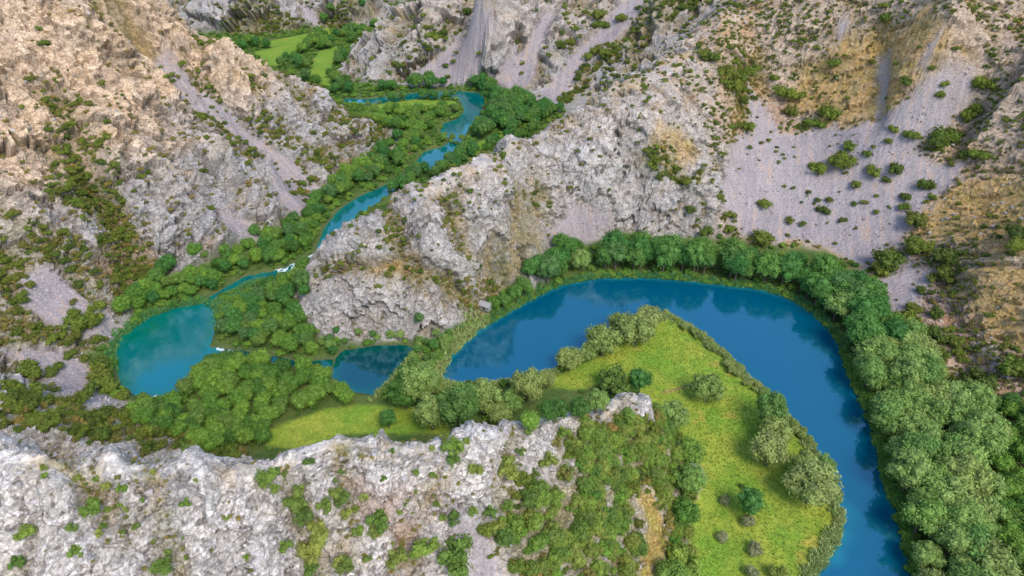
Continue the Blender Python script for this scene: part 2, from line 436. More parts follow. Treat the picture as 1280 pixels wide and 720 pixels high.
scree_sd = np.stack([poly_sd(wx, wy, p) for p in SCREE])
scree_id = np.argmax(scree_sd, 0)
ssd = scree_sd.max(0) + 1.5 * fbm(px / 4, py / 4, 2, 5)
scree = sstep(-2.6, 1.8, ssd + 1.6 * fbm(px / 1.5, py / 1.5, 2, 6))
water_sd = np.max(np.stack([poly_sd(px + .8 * fbm(px / 3, py / 3, 2, 7), py + .8 * fbm(px / 3, py / 3 + 9, 2, 8), p) for p in WATER.values()]), 0)
ochre = sstep(-4, 3, np.max(np.stack([poly_sd(wx, wy, p) for p in OCHRE]), 0) + 5 * fbm(px / 8, py / 8, 3, 21))
terra = sstep(-3, 4, np.max(np.stack([poly_sd(wx, wy, p) for p in TERRA]), 0) + 5 * fbm(px / 6, py / 6, 3, 22))
scrub = np.zeros(len(px))
for p, dns in SCRUB.values():
    scrub = np.maximum(scrub, dns * sstep(-3, 3, poly_sd(wx, wy, p) + 2 * fbm(px / 5, py / 5, 2, 3)))
KNOB = dpoly([(738,512),(755,488),(772,482),(792,492),(806,512),(812,532),(795,528),(780,512),(760,508)])
scrub *= 1 - sstep(-1.5, .5, poly_sd(wx, wy, KNOB))
meadow_sd = np.maximum(poly_sd(px, py, MEADOW), poly_sd(px, py, MEADOW2))
for p in FIELDS:
    meadow_sd = np.maximum(meadow_sd, poly_sd(px, py, p))
meadow = sstep(-1.5, 1.5, meadow_sd + fbm(px / 3, py / 3, 2, 14))
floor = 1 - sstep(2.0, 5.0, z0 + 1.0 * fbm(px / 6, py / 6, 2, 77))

# surface coordinates that also run along the height, so steep faces are not smeared
UPX = sum(rw[k] * -FALL[k][0] for k in FALL); UPY = sum(rw[k] * -FALL[k][1] for k in FALL)
zr = np.maximum(z0 - 2, 0)
ax_ = px + .9 * zr * UPX; ay_ = py + .9 * zr * UPY
# relief: buttresses, blocks, cracks
rocky = sstep(0.22, 0.5, slope) * (1 - scree) * (1 - floor)
rib = np.zeros(len(px)); gully = np.zeros(len(px))
for uv, amp, wd in RIBS:
    d = line_dist(wx, wy, dpoly(uv), 2.6 * wd)
    b = np.exp(-(d / wd) ** 2) if amp < 0 else np.exp(-1.3 * d / wd)
    rib += amp * b
    if amp < 0:
        gully = np.maximum(gully, b)
disp = np.zeros(len(px)); crackv = np.zeros(len(px)); blockv = np.zeros(len(px)); ribv = np.zeros(len(px)); wsum = np.zeros(len(px))
for k in range(1, NREG):
    m = (rw[k] > 0.03) & (rocky > 0.01)
    if not m.any():
        continue
    fx_, fy_ = FALL[k]
    x, y, w = px[m] - .9 * zr[m] * fx_, py[m] - .9 * zr[m] * fy_, rw[k][m]
    qx = x + 3.5 * fbm(x / 14, y / 14, 3, 31 + k); qy = y + 3.5 * fbm(x / 14 + 7, y / 14, 3, 61 + k)
    c = -qx * fy_ + qy * fx_; sd_ = qx * fx_ + qy * fy_
    SK = .36 if k == 3 else 1.0
    near = {1: 1.15, 2: .8, 3: .8, 4: 1.6, 5: 2.0, 6: .55}[k]
    r1 = ridged(c / (30 * near), sd_ / (75 * near * SK), 4, 100 + k)
    r2 = ridged(c / (6.5 * near) + .5 * r1, sd_ / (15 * near * SK), 4, 130 + k, .55)
    wx2 = .45 * pnoise(c / (3 * near), sd_ / (3 * near), 170 + k)
    ea, va = slabs(c / (15 * near) + .5 * wx2, sd_ / (24 * near * SK) + .5 * wx2, 200 + k, 1.6)
    eb, vb = slabs(c / (4.6 * near) + wx2, sd_ / (8.5 * near * SK) - wx2, 250 + k, 1.5)
    ec, vc = slabs(c / (1.7 * near) + 1.2 * wx2, sd_ / (3.0 * near) - wx2, 300 + k, 1.2)
    cra = np.clip(ea / .12, 0, 1); crb = np.clip(eb / .16, 0, 1); crc = np.clip(ec / .2, 0, 1)
    amp = {1: .8, 2: .62, 3: .34, 4: .9, 5: 1.1, 6: .6}[k]
    sl_ = 3.0 if k == 6 else 5.0
    d = amp * near * (7.5 * (r1 - .35) + 1.6 * (r2 - .3) + sl_ * va - 1.0 * (1 - cra) + 2.0 * vb - .6 * (1 - crb) + .75 * vc - .2 * (1 - crc))
    d = d - np.average(d, weights=w)
    disp[m] += w * d; crackv[m] += w * (.5 * (1 - cra) + .42 * (1 - crb) + .16 * (1 - crc) + .4 * sstep(.15, -.4, r2)); blockv[m] += w * (.5 + .35 * va + .45 * vb + .3 * vc); ribv[m] += w * r1; wsum[m] += w
wsum = np.maximum(wsum, .2)
crackv /= wsum; blockv /= wsum; ribv /= wsum
disp = disp * rocky + rib * (1 - floor) + 1.2 * fbm(px / 18, py / 18, 4, 51) * (1 - floor) + scree * (.5 * fbm(px / 7, py / 7, 3, 52)) + .22 * fbm(px / 1.4, py / 1.4, 2, 53) * (1 - floor)
disp += floor * .25 * fbm(px / 5, py / 5, 3, 54)
vx = px + NXv * disp; vy = py + NYv * disp; vz = z0 + NZv * disp
# banks and river beds
vz = np.where(floor > .5, np.maximum(vz, .55 + .2 * fbm(px / 6, py / 6, 2, 57)), np.maximum(vz, .5))
bank = np.where(water_sd > 0, -np.minimum(water_sd * .5, 1.6), np.minimum(-water_sd * .55 + .25 * np.maximum(-water_sd - 1.5, 0) ** 2, 60))
vz = np.where(water_sd > -13.9, np.minimum(vz, bank + .02), vz)

# ------------------------------------------------------------------ ground colour (albedo, plus warm sunlight painted high on the left wall)
def C3(*c):
    return np.array(c, np.float32)[None, :]
def mix(a, b, t):
    return a + (b - a) * np.clip(t, 0, 1)[:, None]
n1 = fbm(ax_ / 40, ay_ / 40, 4, 401); n2 = fbm(ax_ / 11, ay_ / 11, 4, 402); n3 = fbm(ax_ / 3.2, ay_ / 3.2, 3, 403); n4 = fbm(ax_ / 1.1, ay_ / 1.1, 2, 404)
warm = np.clip(rw[1] * sstep(28, 64, vz + 16 * n1) + (.75 + .4 * n1) * rw[3] + .3 * rw[4] * sstep(20, 45, vz) + (.12 + .35 * sstep(40, 60, vz)) * rw[2] + .10 * rw[6], 0, 1)  # left wall warms with height: low sun's glow painted into the rock colour
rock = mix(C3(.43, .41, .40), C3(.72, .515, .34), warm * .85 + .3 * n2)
rock = mix(rock, C3(.66, .615, .58), rw[6] * .9)
rock = mix(rock, C3(.46, .365, .285), rw[3] * .65)
rock = mix(rock, C3(.50, .475, .455), rw[2] * .5)
rock = rock * (1 + .55 * (blockv - .5) + .22 * n3 + .16 * n4)[:, None]
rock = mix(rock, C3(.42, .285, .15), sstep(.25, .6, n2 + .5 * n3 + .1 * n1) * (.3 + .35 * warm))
rock = mix(rock, C3(.20, .178, .15), np.clip(crackv * .8, 0, .75))
# dry grass and herbs between the rocks
hollow = sstep(.0, .9, -disp / 3 + .6 * n2 + .35 * n3)
flatter = 1 - sstep(.45, 1.0, slope)
herb = np.clip(hollow * (.55 + .4 * rw[3] + .15 * rw[1] - .35 * rw[6] - .1 * rw[2]) + .45 * flatter * (1 - scree) * sstep(-.2, .35, n2) + .5 * gully, 0, 1)
herbc = mix(C3(.37, .26, .11), C3(.15, .155, .05), .5 + 1.3 * fbm(px / 6, py / 6, 3, 405) - .35 * rw[3])
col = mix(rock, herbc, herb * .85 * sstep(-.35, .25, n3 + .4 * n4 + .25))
earth = mix(C3(.47, .27, .11), C3(.46, .315, .19), .5 + n2)
col = mix(col, earth, (rw[3] + .45 * rw[2] * sstep(38, 60, vz)) * sstep(-.25, .35, n2 + .4 * n1 + .3 * n3) * .85 * (1 - sstep(.9, 1.4, slope)))
col = mix(col, mix(C3(.54, .34, .12), C3(.38, .30, .10), .4 + 1.4 * n2), ochre * (.75 + .5 * n3))
col = mix(col, mix(C3(.42, .25, .15), C3(.47, .40, .36), .45 + 1.2 * n2 + .4 * n3), terra * .8)
GOLD = dpoly([(796,606),(812,618),(828,650),(836,684),(826,712),(812,726),(794,728),(802,690),(806,660)])
gold = sstep(-1.2, 1.2, poly_sd(wx, wy, GOLD))
col = mix(col, mix(C3(.50, .34, .11), C3(.40, .37, .08), .4 + 1.2 * n2) * (1 + .3 * n4)[:, None], gold * .92)
# scree: grey-lilac fines, streaked down the fall line
c_ = np.zeros(len(px)); s_ = np.zeros(len(px))
st = np.zeros(len(px))
for k in range(1, NREG):
    fx_, fy_ = FALL[k]
    st += rw[k] * fbm((-px * fy_ + py * fx_) / 1.8, (px * fx_ + py * fy_) / 26, 4, 500 + k)
scol = C3(.295, .262, .27) * (1 + .55 * st + .2 * n4 + .15 * n2)[:, None]
scol = mix(scol, C3(.36, .24, .155), sstep(.12, .5, st + .5 * n2) * .55)
scol = mix(scol, C3(.35, .32, .325), sstep(.05, .5, -st + .4 * n1) * .5)
col = mix(col, scol, scree)
col = mix(col, mix(C3(.17, .165, .05), C3(.34, .28, .13), .5 + 1.4 * n3), scrub * .75 * (1 - scree) * sstep(-.5, .1, n3 + .2))
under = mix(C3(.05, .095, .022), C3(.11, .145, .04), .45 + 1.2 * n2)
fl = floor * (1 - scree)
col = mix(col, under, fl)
mc = mix(C3(.155, .27, .03), C3(.29, .32, .045), .42 + 1.1 * fbm(px / 16, py / 16, 3, 601) + .5 * n3)
mc = mix(mc, C3(.43, .30, .07), sstep(.28, .62, fbm(px / 13 + 3, py / 13, 3, 602) + .25 * n3) * .7)
mc = mix(mc, C3(.09, .17, .015), sstep(.15, .6, fbm(px / 10 + 30, py / 10, 3, 603) + .3 * n4) * .4) * (1 + .14 * n4 + .1 * n3)[:, None]
mc = mix(mc, C3(.30, .19, .09), .8 * sstep(.9, .3, line_dist(px, py, fpoly([(828,493),(842,490),(862,484)]), 3)))
far_field = sstep(300, 380, py)
mc = mix(mc, C3(.13, .24, .03), far_field * .6)
col = mix(col, mc, meadow * np.maximum(fl, sstep(3.5, 1.5, z0) if False else fl))
mud = sstep(-2.2, -.3, water_sd)
col = mix(col, C3(.085, .105, .045), mud * .8)
col = np.clip(col, .012, .8)
rough_relief = np.clip(rocky + .12 * scree + .25 * (1 - floor) * (1 - scree), 0, 1)

# which piece of the setting each vertex belongs to
piece = region.copy()
piece[(floor > .5)] = 10
piece[(floor > .5) & (meadow_sd > 0)] = 11
m = (ssd > 0) & (floor <= .5)
piece[m] = 20 + scree_id[m]


def new_mat(name):
    m = bpy.data.materials.new(name); m.use_nodes = True
    nt = m.node_tree
    return m, nt, nt.nodes['Principled BSDF']


def N(nt, typ, **kw):
    n = nt.nodes.new(typ)
    for k, v in kw.items():
        if k.startswith('i_'):
            n.inputs[int(k[2:])].default_value = v
        else:
            setattr(n, k, v)
    return n


def ground_material():
    m, nt, bs = new_mat('limestone_ground')
    L = nt.links.new
    at = N(nt, 'ShaderNodeVertexColor', layer_name='tint')
    geo = N(nt, 'ShaderNodeNewGeometry')
    nz = N(nt, 'ShaderNodeTexNoise'); nz.inputs['Scale'].default_value = .5; nz.inputs['Detail'].default_value = 9; nz.inputs['Roughness'].default_value = .7
    n2 = N(nt, 'ShaderNodeTexNoise'); n2.inputs['Scale'].default_value = 1.5; n2.inputs['Detail'].default_value = 6; n2.inputs['Roughness'].default_value = .65
    warp = N(nt, 'ShaderNodeVectorMath', operation='MULTIPLY_ADD'); warp.inputs[1].default_value = (2.2, 2.2, 2.2)
    L(geo.outputs['Position'], nz.inputs['Vector']); L(geo.outputs['Position'], n2.inputs['Vector'])
    L(nz.outputs['Color'], warp.inputs[0]); L(geo.outputs['Position'], warp.inputs[2])
    mp = N(nt, 'ShaderNodeMapping'); mp.inputs['Rotation'].default_value = (.35, .25, .6); mp.inputs['Scale'].default_value = (1.0, .55, 1.5)
    L(warp.outputs[0], mp.inputs['Vector'])
    cracks = []
    for sc_, wd_, dk in ((.32, .08, .62), (1.05, .14, .78)):
        vv = N(nt, 'ShaderNodeTexVoronoi', feature='DISTANCE_TO_EDGE'); vv.inputs['Scale'].default_value = sc_
        L(mp.outputs[0], vv.inputs['Vector'])
        q = N(nt, 'ShaderNodeMapRange'); q.inputs[1].default_value = 0; q.inputs[2].default_value = wd_; q.inputs[3].default_value = dk; q.inputs[4].default_value = 1
        L(vv.outputs['Distance'], q.inputs[0]); cracks.append(q)
    cr = N(nt, 'ShaderNodeMath', operation='MULTIPLY'); L(cracks[0].outputs[0], cr.inputs[0]); L(cracks[1].outputs[0], cr.inputs[1])
    crm = N(nt, 'ShaderNodeMix', data_type='FLOAT'); crm.inputs[2].default_value = 1; L(at.outputs['Alpha'], crm.inputs[0]); L(cr.outputs[0], crm.inputs[3])
    sp = N(nt, 'ShaderNodeMapRange'); sp.inputs[1].default_value = .3; sp.inputs[2].default_value = .7; sp.inputs[3].default_value = .62; sp.inputs[4].default_value = 1.34
    L(n2.outputs['Fac'], sp.inputs[0])
    mu = N(nt, 'ShaderNodeMath', operation='MULTIPLY'); L(crm.outputs[0], mu.inputs[0]); L(sp.outputs[0], mu.inputs[1])
    hs = N(nt, 'ShaderNodeVectorMath', operation='SCALE'); L(at.outputs['Color'], hs.inputs[0]); L(mu.outputs[0], hs.inputs['Scale'])
    L(hs.outputs[0], bs.inputs['Base Color'])
    bs.inputs['Roughness'].default_value = .93
    bs.inputs['Specular IOR Level'].default_value = .15
    bm = N(nt, 'ShaderNodeMath', operation='MULTIPLY_ADD'); bm.inputs[1].default_value = 1.8
    L(nz.outputs['Fac'], bm.inputs[0]); L(cr.outputs[0], bm.inputs[2])
    st_ = N(nt, 'ShaderNodeMath', operation='MULTIPLY_ADD'); st_.inputs[1].default_value = .6; st_.inputs[2].default_value = .12; L(at.outputs['Alpha'], st_.inputs[0])
    bu = N(nt, 'ShaderNodeBump'); bu.inputs['Distance'].default_value = .8; L(st_.outputs[0], bu.inputs['Strength']); L(bm.outputs[0], bu.inputs['Height'])
    L(bu.outputs[0], bs.inputs['Normal'])
    return m


MAT_G = ground_material()


def mesh_np(name, V, F, mat=None, smooth=False, tint=None):
    me = bpy.data.meshes.new(name)
    V = np.ascontiguousarray(V, np.float32); F = np.ascontiguousarray(F, np.int32)
    k = F.shape[1]
    me.vertices.add(len(V)); me.vertices.foreach_set('co', V.ravel())
    me.loops.add(F.size); me.loops.foreach_set('vertex_index', F.ravel())
    me.polygons.add(len(F)); me.polygons.foreach_set('loop_start', np.arange(0, F.size, k, dtype=np.int32))
    me.update(calc_edges=True)
    me.polygons.foreach_set('use_smooth', np.full(len(F), bool(smooth)))
    if tint is not None:
        a = me.color_attributes.new('tint', 'FLOAT_COLOR', 'POINT')
        a.data.foreach_set('color', np.ascontiguousarray(tint, np.float32).ravel())
    if mat:
        me.materials.append(mat)
    return me


def link(name, me, label=None, cat=None, group=None, kind=None, parent=None, loc=None):
    o = bpy.data.objects.new(name, me)
    COL.objects.link(o)
    if label: o['label'] = label
    if cat: o['category'] = cat
    if group: o['group'] = group
    if kind: o['kind'] = kind
    if parent: o.parent = parent
    if loc is not None: o.location = loc
    return o


V = np.stack([vx, vy, vz], 1)
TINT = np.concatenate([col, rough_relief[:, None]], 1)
idx = np.arange(NX * NY).reshape(NY, NX)
FQ = np.stack([idx[:-1, :-1], idx[:-1, 1:], idx[1:, 1:], idx[1:, :-1]], -1).reshape(-1, 4)
fp = piece[FQ[:, 0]]
NAMES = {1: ('canyon_wall', 'steep warm limestone slope with ribs above the teal pool', 'cliff'),
 2: ('rocky_spur', 'grey limestone spur with a cliff end between the two river arms', 'rock ridge'),
 3: ('canyon_wall', 'broad brown hillside of rock and dry grass above the river bend', 'hillside'),
 4: ('canyon_wall', 'distant grey limestone hill with scree gullies behind the upper river', 'hillside'),
 5: ('canyon_wall', 'farthest rocky hillside closing off the green valley', 'hillside'),
 6: ('limestone_ridge', 'pale cracked limestone ridge with sharp crest beside the meadow', 'rock ridge'),
 10: ('valley_floor', 'dark green undergrowth ground of the valley floor under the trees', 'ground'),
 11: ('meadow', 'bright yellow green grass meadow inside the river bend', 'meadow')}
SCREE_L = ['wide lilac grey scree fan below the brown hillside', 'small bare scree patch beside the riverside trees', 'small grey scree patch at the foot of the spur',
 'long scree gully running down the ribbed canyon slope', 'pale scree slope above the teal pool', 'lowest flat scree patch next to the teal pool', 'little scree patch under the ribbed cliff',
 'wide grey scree slope above the distant river', 'narrow scree chute between two distant rock ribs', 'long grey scree ribbon beside the distant hill', 'smooth pale rubble chute on the near limestone ridge',
 'pale upright scree streak high on the brown hillside', 'thin slanting scree streak on the brown hillside', 'faint pale scree streak on the brown hillside', 'thin scree streak on the farthest hillside', 'second scree streak on the farthest hillside']
for p in np.unique(fp):
    F = FQ[fp == p]
    u, inv = np.unique(F.ravel(), return_inverse=True)
    nm, lb, ct = NAMES[p] if p < 20 else ('scree_slope', SCREE_L[p - 20], 'scree')
    me = mesh_np(nm, V[u], inv.reshape(-1, 4), MAT_G, p in (10, 11), TINT[u])
    link(nm, me, lb, ct, kind='structure')
ZG = vz.reshape(NY, NX)


def ground_z(x, y):
    """height of the finished ground sheet"""
    x = np.asarray(x, float); y = np.asarray(y, float)
    fy = np.clip(np.interp(y, ys, np.arange(NY)), 0, NY - 1.001)
    iy = fy.astype(int); ty = fy - iy
    fx = np.clip((x / (80 + .86 * y) + 1) / 2 * (NX - 1), 0, NX - 1.001)
    ix = fx.astype(int); tx = fx - ix
    return (ZG[iy, ix] * (1 - tx) + ZG[iy, ix + 1] * tx) * (1 - ty) + (ZG[iy + 1, ix] * (1 - tx) + ZG[iy + 1, ix + 1] * tx) * ty


def field(A, x, y):
    A = A.reshape(NY, NX)
    iy = np.clip(np.round(np.interp(y, ys, np.arange(NY))), 0, NY - 1).astype(int)
    ix = np.clip(np.round((x / (80 + .86 * y) + 1) / 2 * (NX - 1)), 0, NX - 1).astype(int)
    return A[iy, ix]
print('ground done', time.time() - T0)

# ------------------------------------------------------------------ water
def water_material(name, deep, shallow, rough=.03, spec=.9):
    m, nt, bs = new_mat(name)
    L = nt.links.new
    at = N(nt, 'ShaderNodeAttribute', attribute_name='shallow')
    geo = N(nt, 'ShaderNodeNewGeometry')
    nz = N(nt, 'ShaderNodeTexNoise'); nz.inputs['Scale'].default_value = .12; nz.inputs['Detail'].default_value = 4
    L(geo.outputs['Position'], nz.inputs['Vector'])
    mx = N(nt, 'ShaderNodeMix', data_type='RGBA'); mx.inputs[6].default_value = (*deep, 1); mx.inputs[7].default_value = (*shallow, 1)
    ma = N(nt, 'ShaderNodeMath', operation='MULTIPLY'); mr = N(nt, 'ShaderNodeMapRange'); mr.inputs[1].default_value = .3; mr.inputs[2].default_value = .7; mr.inputs[3].default_value = .35; mr.inputs[4].default_value = 1.2
    L(nz.outputs['Fac'], mr.inputs[0]); L(mr.outputs[0], ma.inputs[0]); L(at.outputs['Fac'], ma.inputs[1]); L(ma.outputs[0], mx.inputs[0])
    L(mx.outputs[2], bs.inputs['Base Color'])
    bs.inputs['Roughness'].default_value = rough
    bs.inputs['IOR'].default_value = 1.9
    bs.inputs['Specular Tint'].default_value = (.35, .78, 1, 1)
    bs.inputs['Specular IOR Level'].default_value = spec
    n2 = N(nt, 'ShaderNodeTexNoise'); n2.inputs['Scale'].default_value = .55; n2.inputs['Detail'].default_value = 3
    L(geo.outputs['Position'], n2.inputs['Vector'])
    bu = N(nt, 'ShaderNodeBump'); bu.inputs['Strength'].default_value = .11; bu.inputs['Distance'].default_value = .25
    L(n2.outputs['Fac'], bu.inputs['Height']); L(bu.outputs[0], bs.inputs['Normal'])
    return m


W_BLUE = water_material('river_blue', (.0, .08, .15), (.01, .20, .24))
W_TEAL = water_material('pool_teal', (.0, .05, .066), (.002, .10, .07))
W_TURQ = water_material('pool_turquoise', (.0, .14, .17), (.0, .145, .085))
W_UP = water_material('river_green', (.0, .11, .115), (.01, .18, .15))


def water_sheet(name, poly, mat, cell, label, cat='river', z=0.0, pad=2.5, reach=5.0, bright=None):
    P = np.array(poly); lo = P.min(0) - pad; hi = P.max(0) + pad
    lo[1] = max(lo[1], 40)
    X = np.arange(lo[0], hi[0] + cell, cell); Y = np.arange(lo[1], hi[1] + cell, cell)
    XX, YY = np.meshgrid(X, Y)
    sd = poly_sd(XX.ravel(), YY.ravel(), P)
    id_ = np.arange(XX.size).reshape(XX.shape)
    F = np.stack([id_[:-1, :-1], id_[:-1, 1:], id_[1:, 1:], id_[1:, :-1]], -1).reshape(-1, 4)
    F = F[sd[F].max(1) > -pad]
    u, inv = np.unique(F.ravel(), return_inverse=True)
    me = mesh_np(name, np.stack([XX.ravel()[u], YY.ravel()[u], np.full(len(u), z)], 1), inv.reshape(-1, 4), mat, True)
    a = me.attributes.new('shallow', 'FLOAT', 'POINT')
    sh = np.clip(1 - sd[u] / reach, 0, 1) ** 1.5
    for bu_, bv_, br_ in bright or ():
        bx_, by_ = at_z(bu_, bv_, 0)
        sh = np.maximum(sh, np.clip(1.15 - np.hypot(XX.ravel()[u] - bx_, YY.ravel()[u] - by_) / br_, 0, 1))
    a.data.foreach_set('value', sh.astype(np.float32))
    return link(name, me, label, cat, kind='structure')


water_sheet('river', WATER['bend'], W_BLUE, 1.5, 'deep blue river curving round the meadow', z=.006, reach=3.2, bright=[(1046,640,7), (1044,665,6), (1038,690,5)])
water_sheet('pool', WATER['pool'], W_TEAL, 1.2, 'small dark teal pool below the spur cliff', 'pool', reach=6)
water_sheet('pool', WATER['lower_pool'], W_TURQ, 1.2, 'large turquoise pool at the foot of the scree', 'pool', z=.004, reach=6, bright=[(172,405,26), (215,388,14)])
water_sheet('stream', WATER['stream'], W_TEAL, .8, 'narrow stream with small cascades joining two pools', 'stream', z=-.004)
water_sheet('river', WATER['upper_river'], W_UP, 1.5, 'winding green upper river among dense trees', z=.002)
water_sheet('stream', WATER['side_stream'], W_UP, .8, 'shallow side stream below the spur tip', 'stream', z=-.006)
# ------------------------------------------------------------------ foliage
def leaf_material(name, tones, transl=.3):
    m, nt, bs = new_mat(name)
    L = nt.links.new
    oi = N(nt, 'ShaderNodeObjectInfo')
    at = N(nt, 'ShaderNodeAttribute', attribute_name='tone')
    rp = N(nt, 'ShaderNodeValToRGB')
    el = rp.color_ramp.elements
    while len(el) < len(tones):
        el.new(.5)
    for i, t in enumerate(tones):
        el[i].position = i / (len(tones) - 1); el[i].color = (*t, 1)
    L(oi.outputs['Random'], rp.inputs[0])
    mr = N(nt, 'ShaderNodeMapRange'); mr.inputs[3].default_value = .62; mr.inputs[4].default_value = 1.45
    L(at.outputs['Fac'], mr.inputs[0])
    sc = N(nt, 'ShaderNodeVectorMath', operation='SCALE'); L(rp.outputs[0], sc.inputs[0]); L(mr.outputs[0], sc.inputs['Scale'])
    L(sc.outputs[0], bs.inputs['Base Color'])
    bs.inputs['Roughness'].default_value = .65; bs.inputs['Specular IOR Level'].default_value = .25
    tr = N(nt, 'ShaderNodeBsdfTranslucent'); L(sc.outputs[0], tr.inputs[0])
    mx = N(nt, 'ShaderNodeMixShader'); mx.inputs[0].default_value = transl
    L(bs.outputs[0], mx.inputs[1]); L(tr.outputs[0], mx.inputs[2])
    L(mx.outputs[0], nt.nodes['Material Output'].inputs[0])
    return m


LEAF = {
 'alder': leaf_material('alder_leaves', [(0.054, 0.176, 0.038), (0.086, 0.228, 0.049), (0.125, 0.249, 0.045), (0.100, 0.209, 0.066)]),
 'copse': leaf_material('copse_leaves', [(0.069, 0.165, 0.030), (0.128, 0.264, 0.039), (0.198, 0.341, 0.048), (0.140, 0.231, 0.048)]),
 'willow': leaf_material('willow_leaves', [(0.233, 0.313, 0.090), (0.275, 0.351, 0.096), (0.305, 0.361, 0.119), (0.204, 0.293, 0.071)]),
 'bank': leaf_material('bank_tree_leaves', [(0.130, 0.259, 0.061), (0.202, 0.328, 0.080), (0.285, 0.395, 0.112), (0.177, 0.306, 0.065)]),
 'bush': leaf_material('bush_leaves', [(0.080, 0.121, 0.022), (0.125, 0.185, 0.027), (0.183, 0.232, 0.033), (0.137, 0.149, 0.029)]),
 'bright': leaf_material('bright_bush_leaves', [(0.152, 0.255, 0.041), (0.217, 0.307, 0.049), (0.112, 0.203, 0.038), (0.283, 0.320, 0.065), (0.092, 0.163, 0.033)]),
 'olive': leaf_material('olive_scrub_leaves', [(0.194, 0.183, 0.048), (0.286, 0.247, 0.063), (0.156, 0.172, 0.043), (0.349, 0.247, 0.068)]),
 'dry': leaf_material('pale_bush_leaves', [(.27, .30, .14), (.31, .32, .17)], .4),
 'reed': leaf_material('reed_leaves', [(0.318, 0.408, 0.152), (0.425, 0.479, 0.189), (0.254, 0.388, 0.136)]),
 'reed_green': leaf_material('green_reed_leaves', [(0.088, 0.272, 0.093), (0.124, 0.323, 0.106), (0.177, 0.340, 0.119)]),
}
mb, ntb, bsb = new_mat('bark')
nzb = N(ntb, 'ShaderNodeTexNoise'); nzb.inputs['Scale'].default_value = 6
crb = N(ntb, 'ShaderNodeValToRGB'); crb.color_ramp.elements[0].color = (.05, .038, .028, 1); crb.color_ramp.elements[1].color = (.16, .13, .10, 1)
ntb.links.new(nzb.outputs['Fac'], crb.inputs[0]); ntb.links.new(crb.outputs[0], bsb.inputs['Base Color']); bsb.inputs['Roughness'].default_value = .9
BARK = mb

ICO = None
def ico():
    global ICO
    if ICO is None:
        import bmesh
        b = bmesh.new(); bmesh.ops.create_icosphere(b, subdivisions=1, radius=1)
        ICO = (np.array([v.co[:] for v in b.verts]), np.array([[v.index for v in f.verts] for f in b.faces])); b.free()
    return ICO


def crown_mesh(name, mat, seed, n_puff=24, leaves=85, leaf=.06, tall=.8, base_h=.16, puff=(.15, .24), spread=1.0, long=1.0, shape='round'):
    """unit crown (width 1): lobes of small leaf faces round darker hearts, ragged outside, gaps between the lobes"""
    r = np.random.default_rng(seed)
    pc = []; pr = []
    cz = base_h + tall / 2
    for i in range(n_puff):
        for _ in range(30):
            d = r.normal(size=3); d /= np.linalg.norm(d)
            if d[2] < -.55: continue
            rad = r.uniform(.55, .95) if i > n_puff * .2 else r.uniform(0, .4)
            q = r.uniform(*puff)
            k = 1.0
            if shape == 'cone':
                k = max(.15, 1.0 - .75 * (d[2] * .5 + .5))
            p = np.array([d[0] * (.5 - q * .8) * rad * spread * k, d[1] * (.5 - q * .8) * rad * spread * k, cz + d[2] * (tall / 2 - q * .8) * rad])
            if all(np.linalg.norm(p - c) > .55 * min(q, qq) for c, qq in zip(pc, pr)):
                pc.append(p); pr.append(q); break
    Vs = []; Fs = []; T = []; off = 0
    iv, jf = ico()
    for c, q in zip(pc, pr):
        tone = r.uniform(.25, .75)
        w = iv * q * .74 * (1 + r.uniform(-.16, .16, (len(iv), 1)))
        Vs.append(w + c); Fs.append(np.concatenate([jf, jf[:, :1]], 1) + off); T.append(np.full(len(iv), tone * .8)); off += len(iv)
        n = int(leaves * (q / np.mean(puff)) ** 2)
        d = r.normal(size=(n, 3)); d[:, 2] += .35; d /= np.linalg.norm(d, axis=1, keepdims=True)
        rad = q * r.uniform(.78, 1.12, (n, 1))
        P = c + d * rad
        nr = d + r.normal(size=(n, 3)) * .5; nr /= np.linalg.norm(nr, axis=1, keepdims=True)
        a = np.cross(nr, r.normal(size=(n, 3))); a /= np.linalg.norm(a, axis=1, keepdims=True)
        b = np.cross(nr, a)
        sz = leaf * r.uniform(.55, 1.15, (n, 1))
        A = a * sz * .5 * long; B = b * sz * .5
        quad = np.stack([P - A, P - B * .7 + nr * sz * .1, P + A, P + B * .7 + nr * sz * .1], 1).reshape(-1, 3)
        Vs.append(quad); Fs.append(np.arange(n * 4).reshape(n, 4) + off); off += n * 4
        T.append(np.repeat(np.clip(tone + r.normal(size=n) * .2 + .22 * d[:, 2] * 0, 0, 1), 4))
    Vv = np.concatenate(Vs); Fv = np.concatenate(Fs); Tv = np.concatenate(T)
    me = bpy.data.meshes.new(name)
    tri = [tuple(f[:3]) if f[2] == f[3] or f[3] == f[0] else tuple(f) for f in Fv.tolist()]
    me.from_pydata(Vv.tolist(), [], tri)
    at = me.attributes.new('tone', 'FLOAT', 'POINT'); at.data.foreach_set('value', Tv.astype(np.float32))
    me.materials.append(mat)
    return me


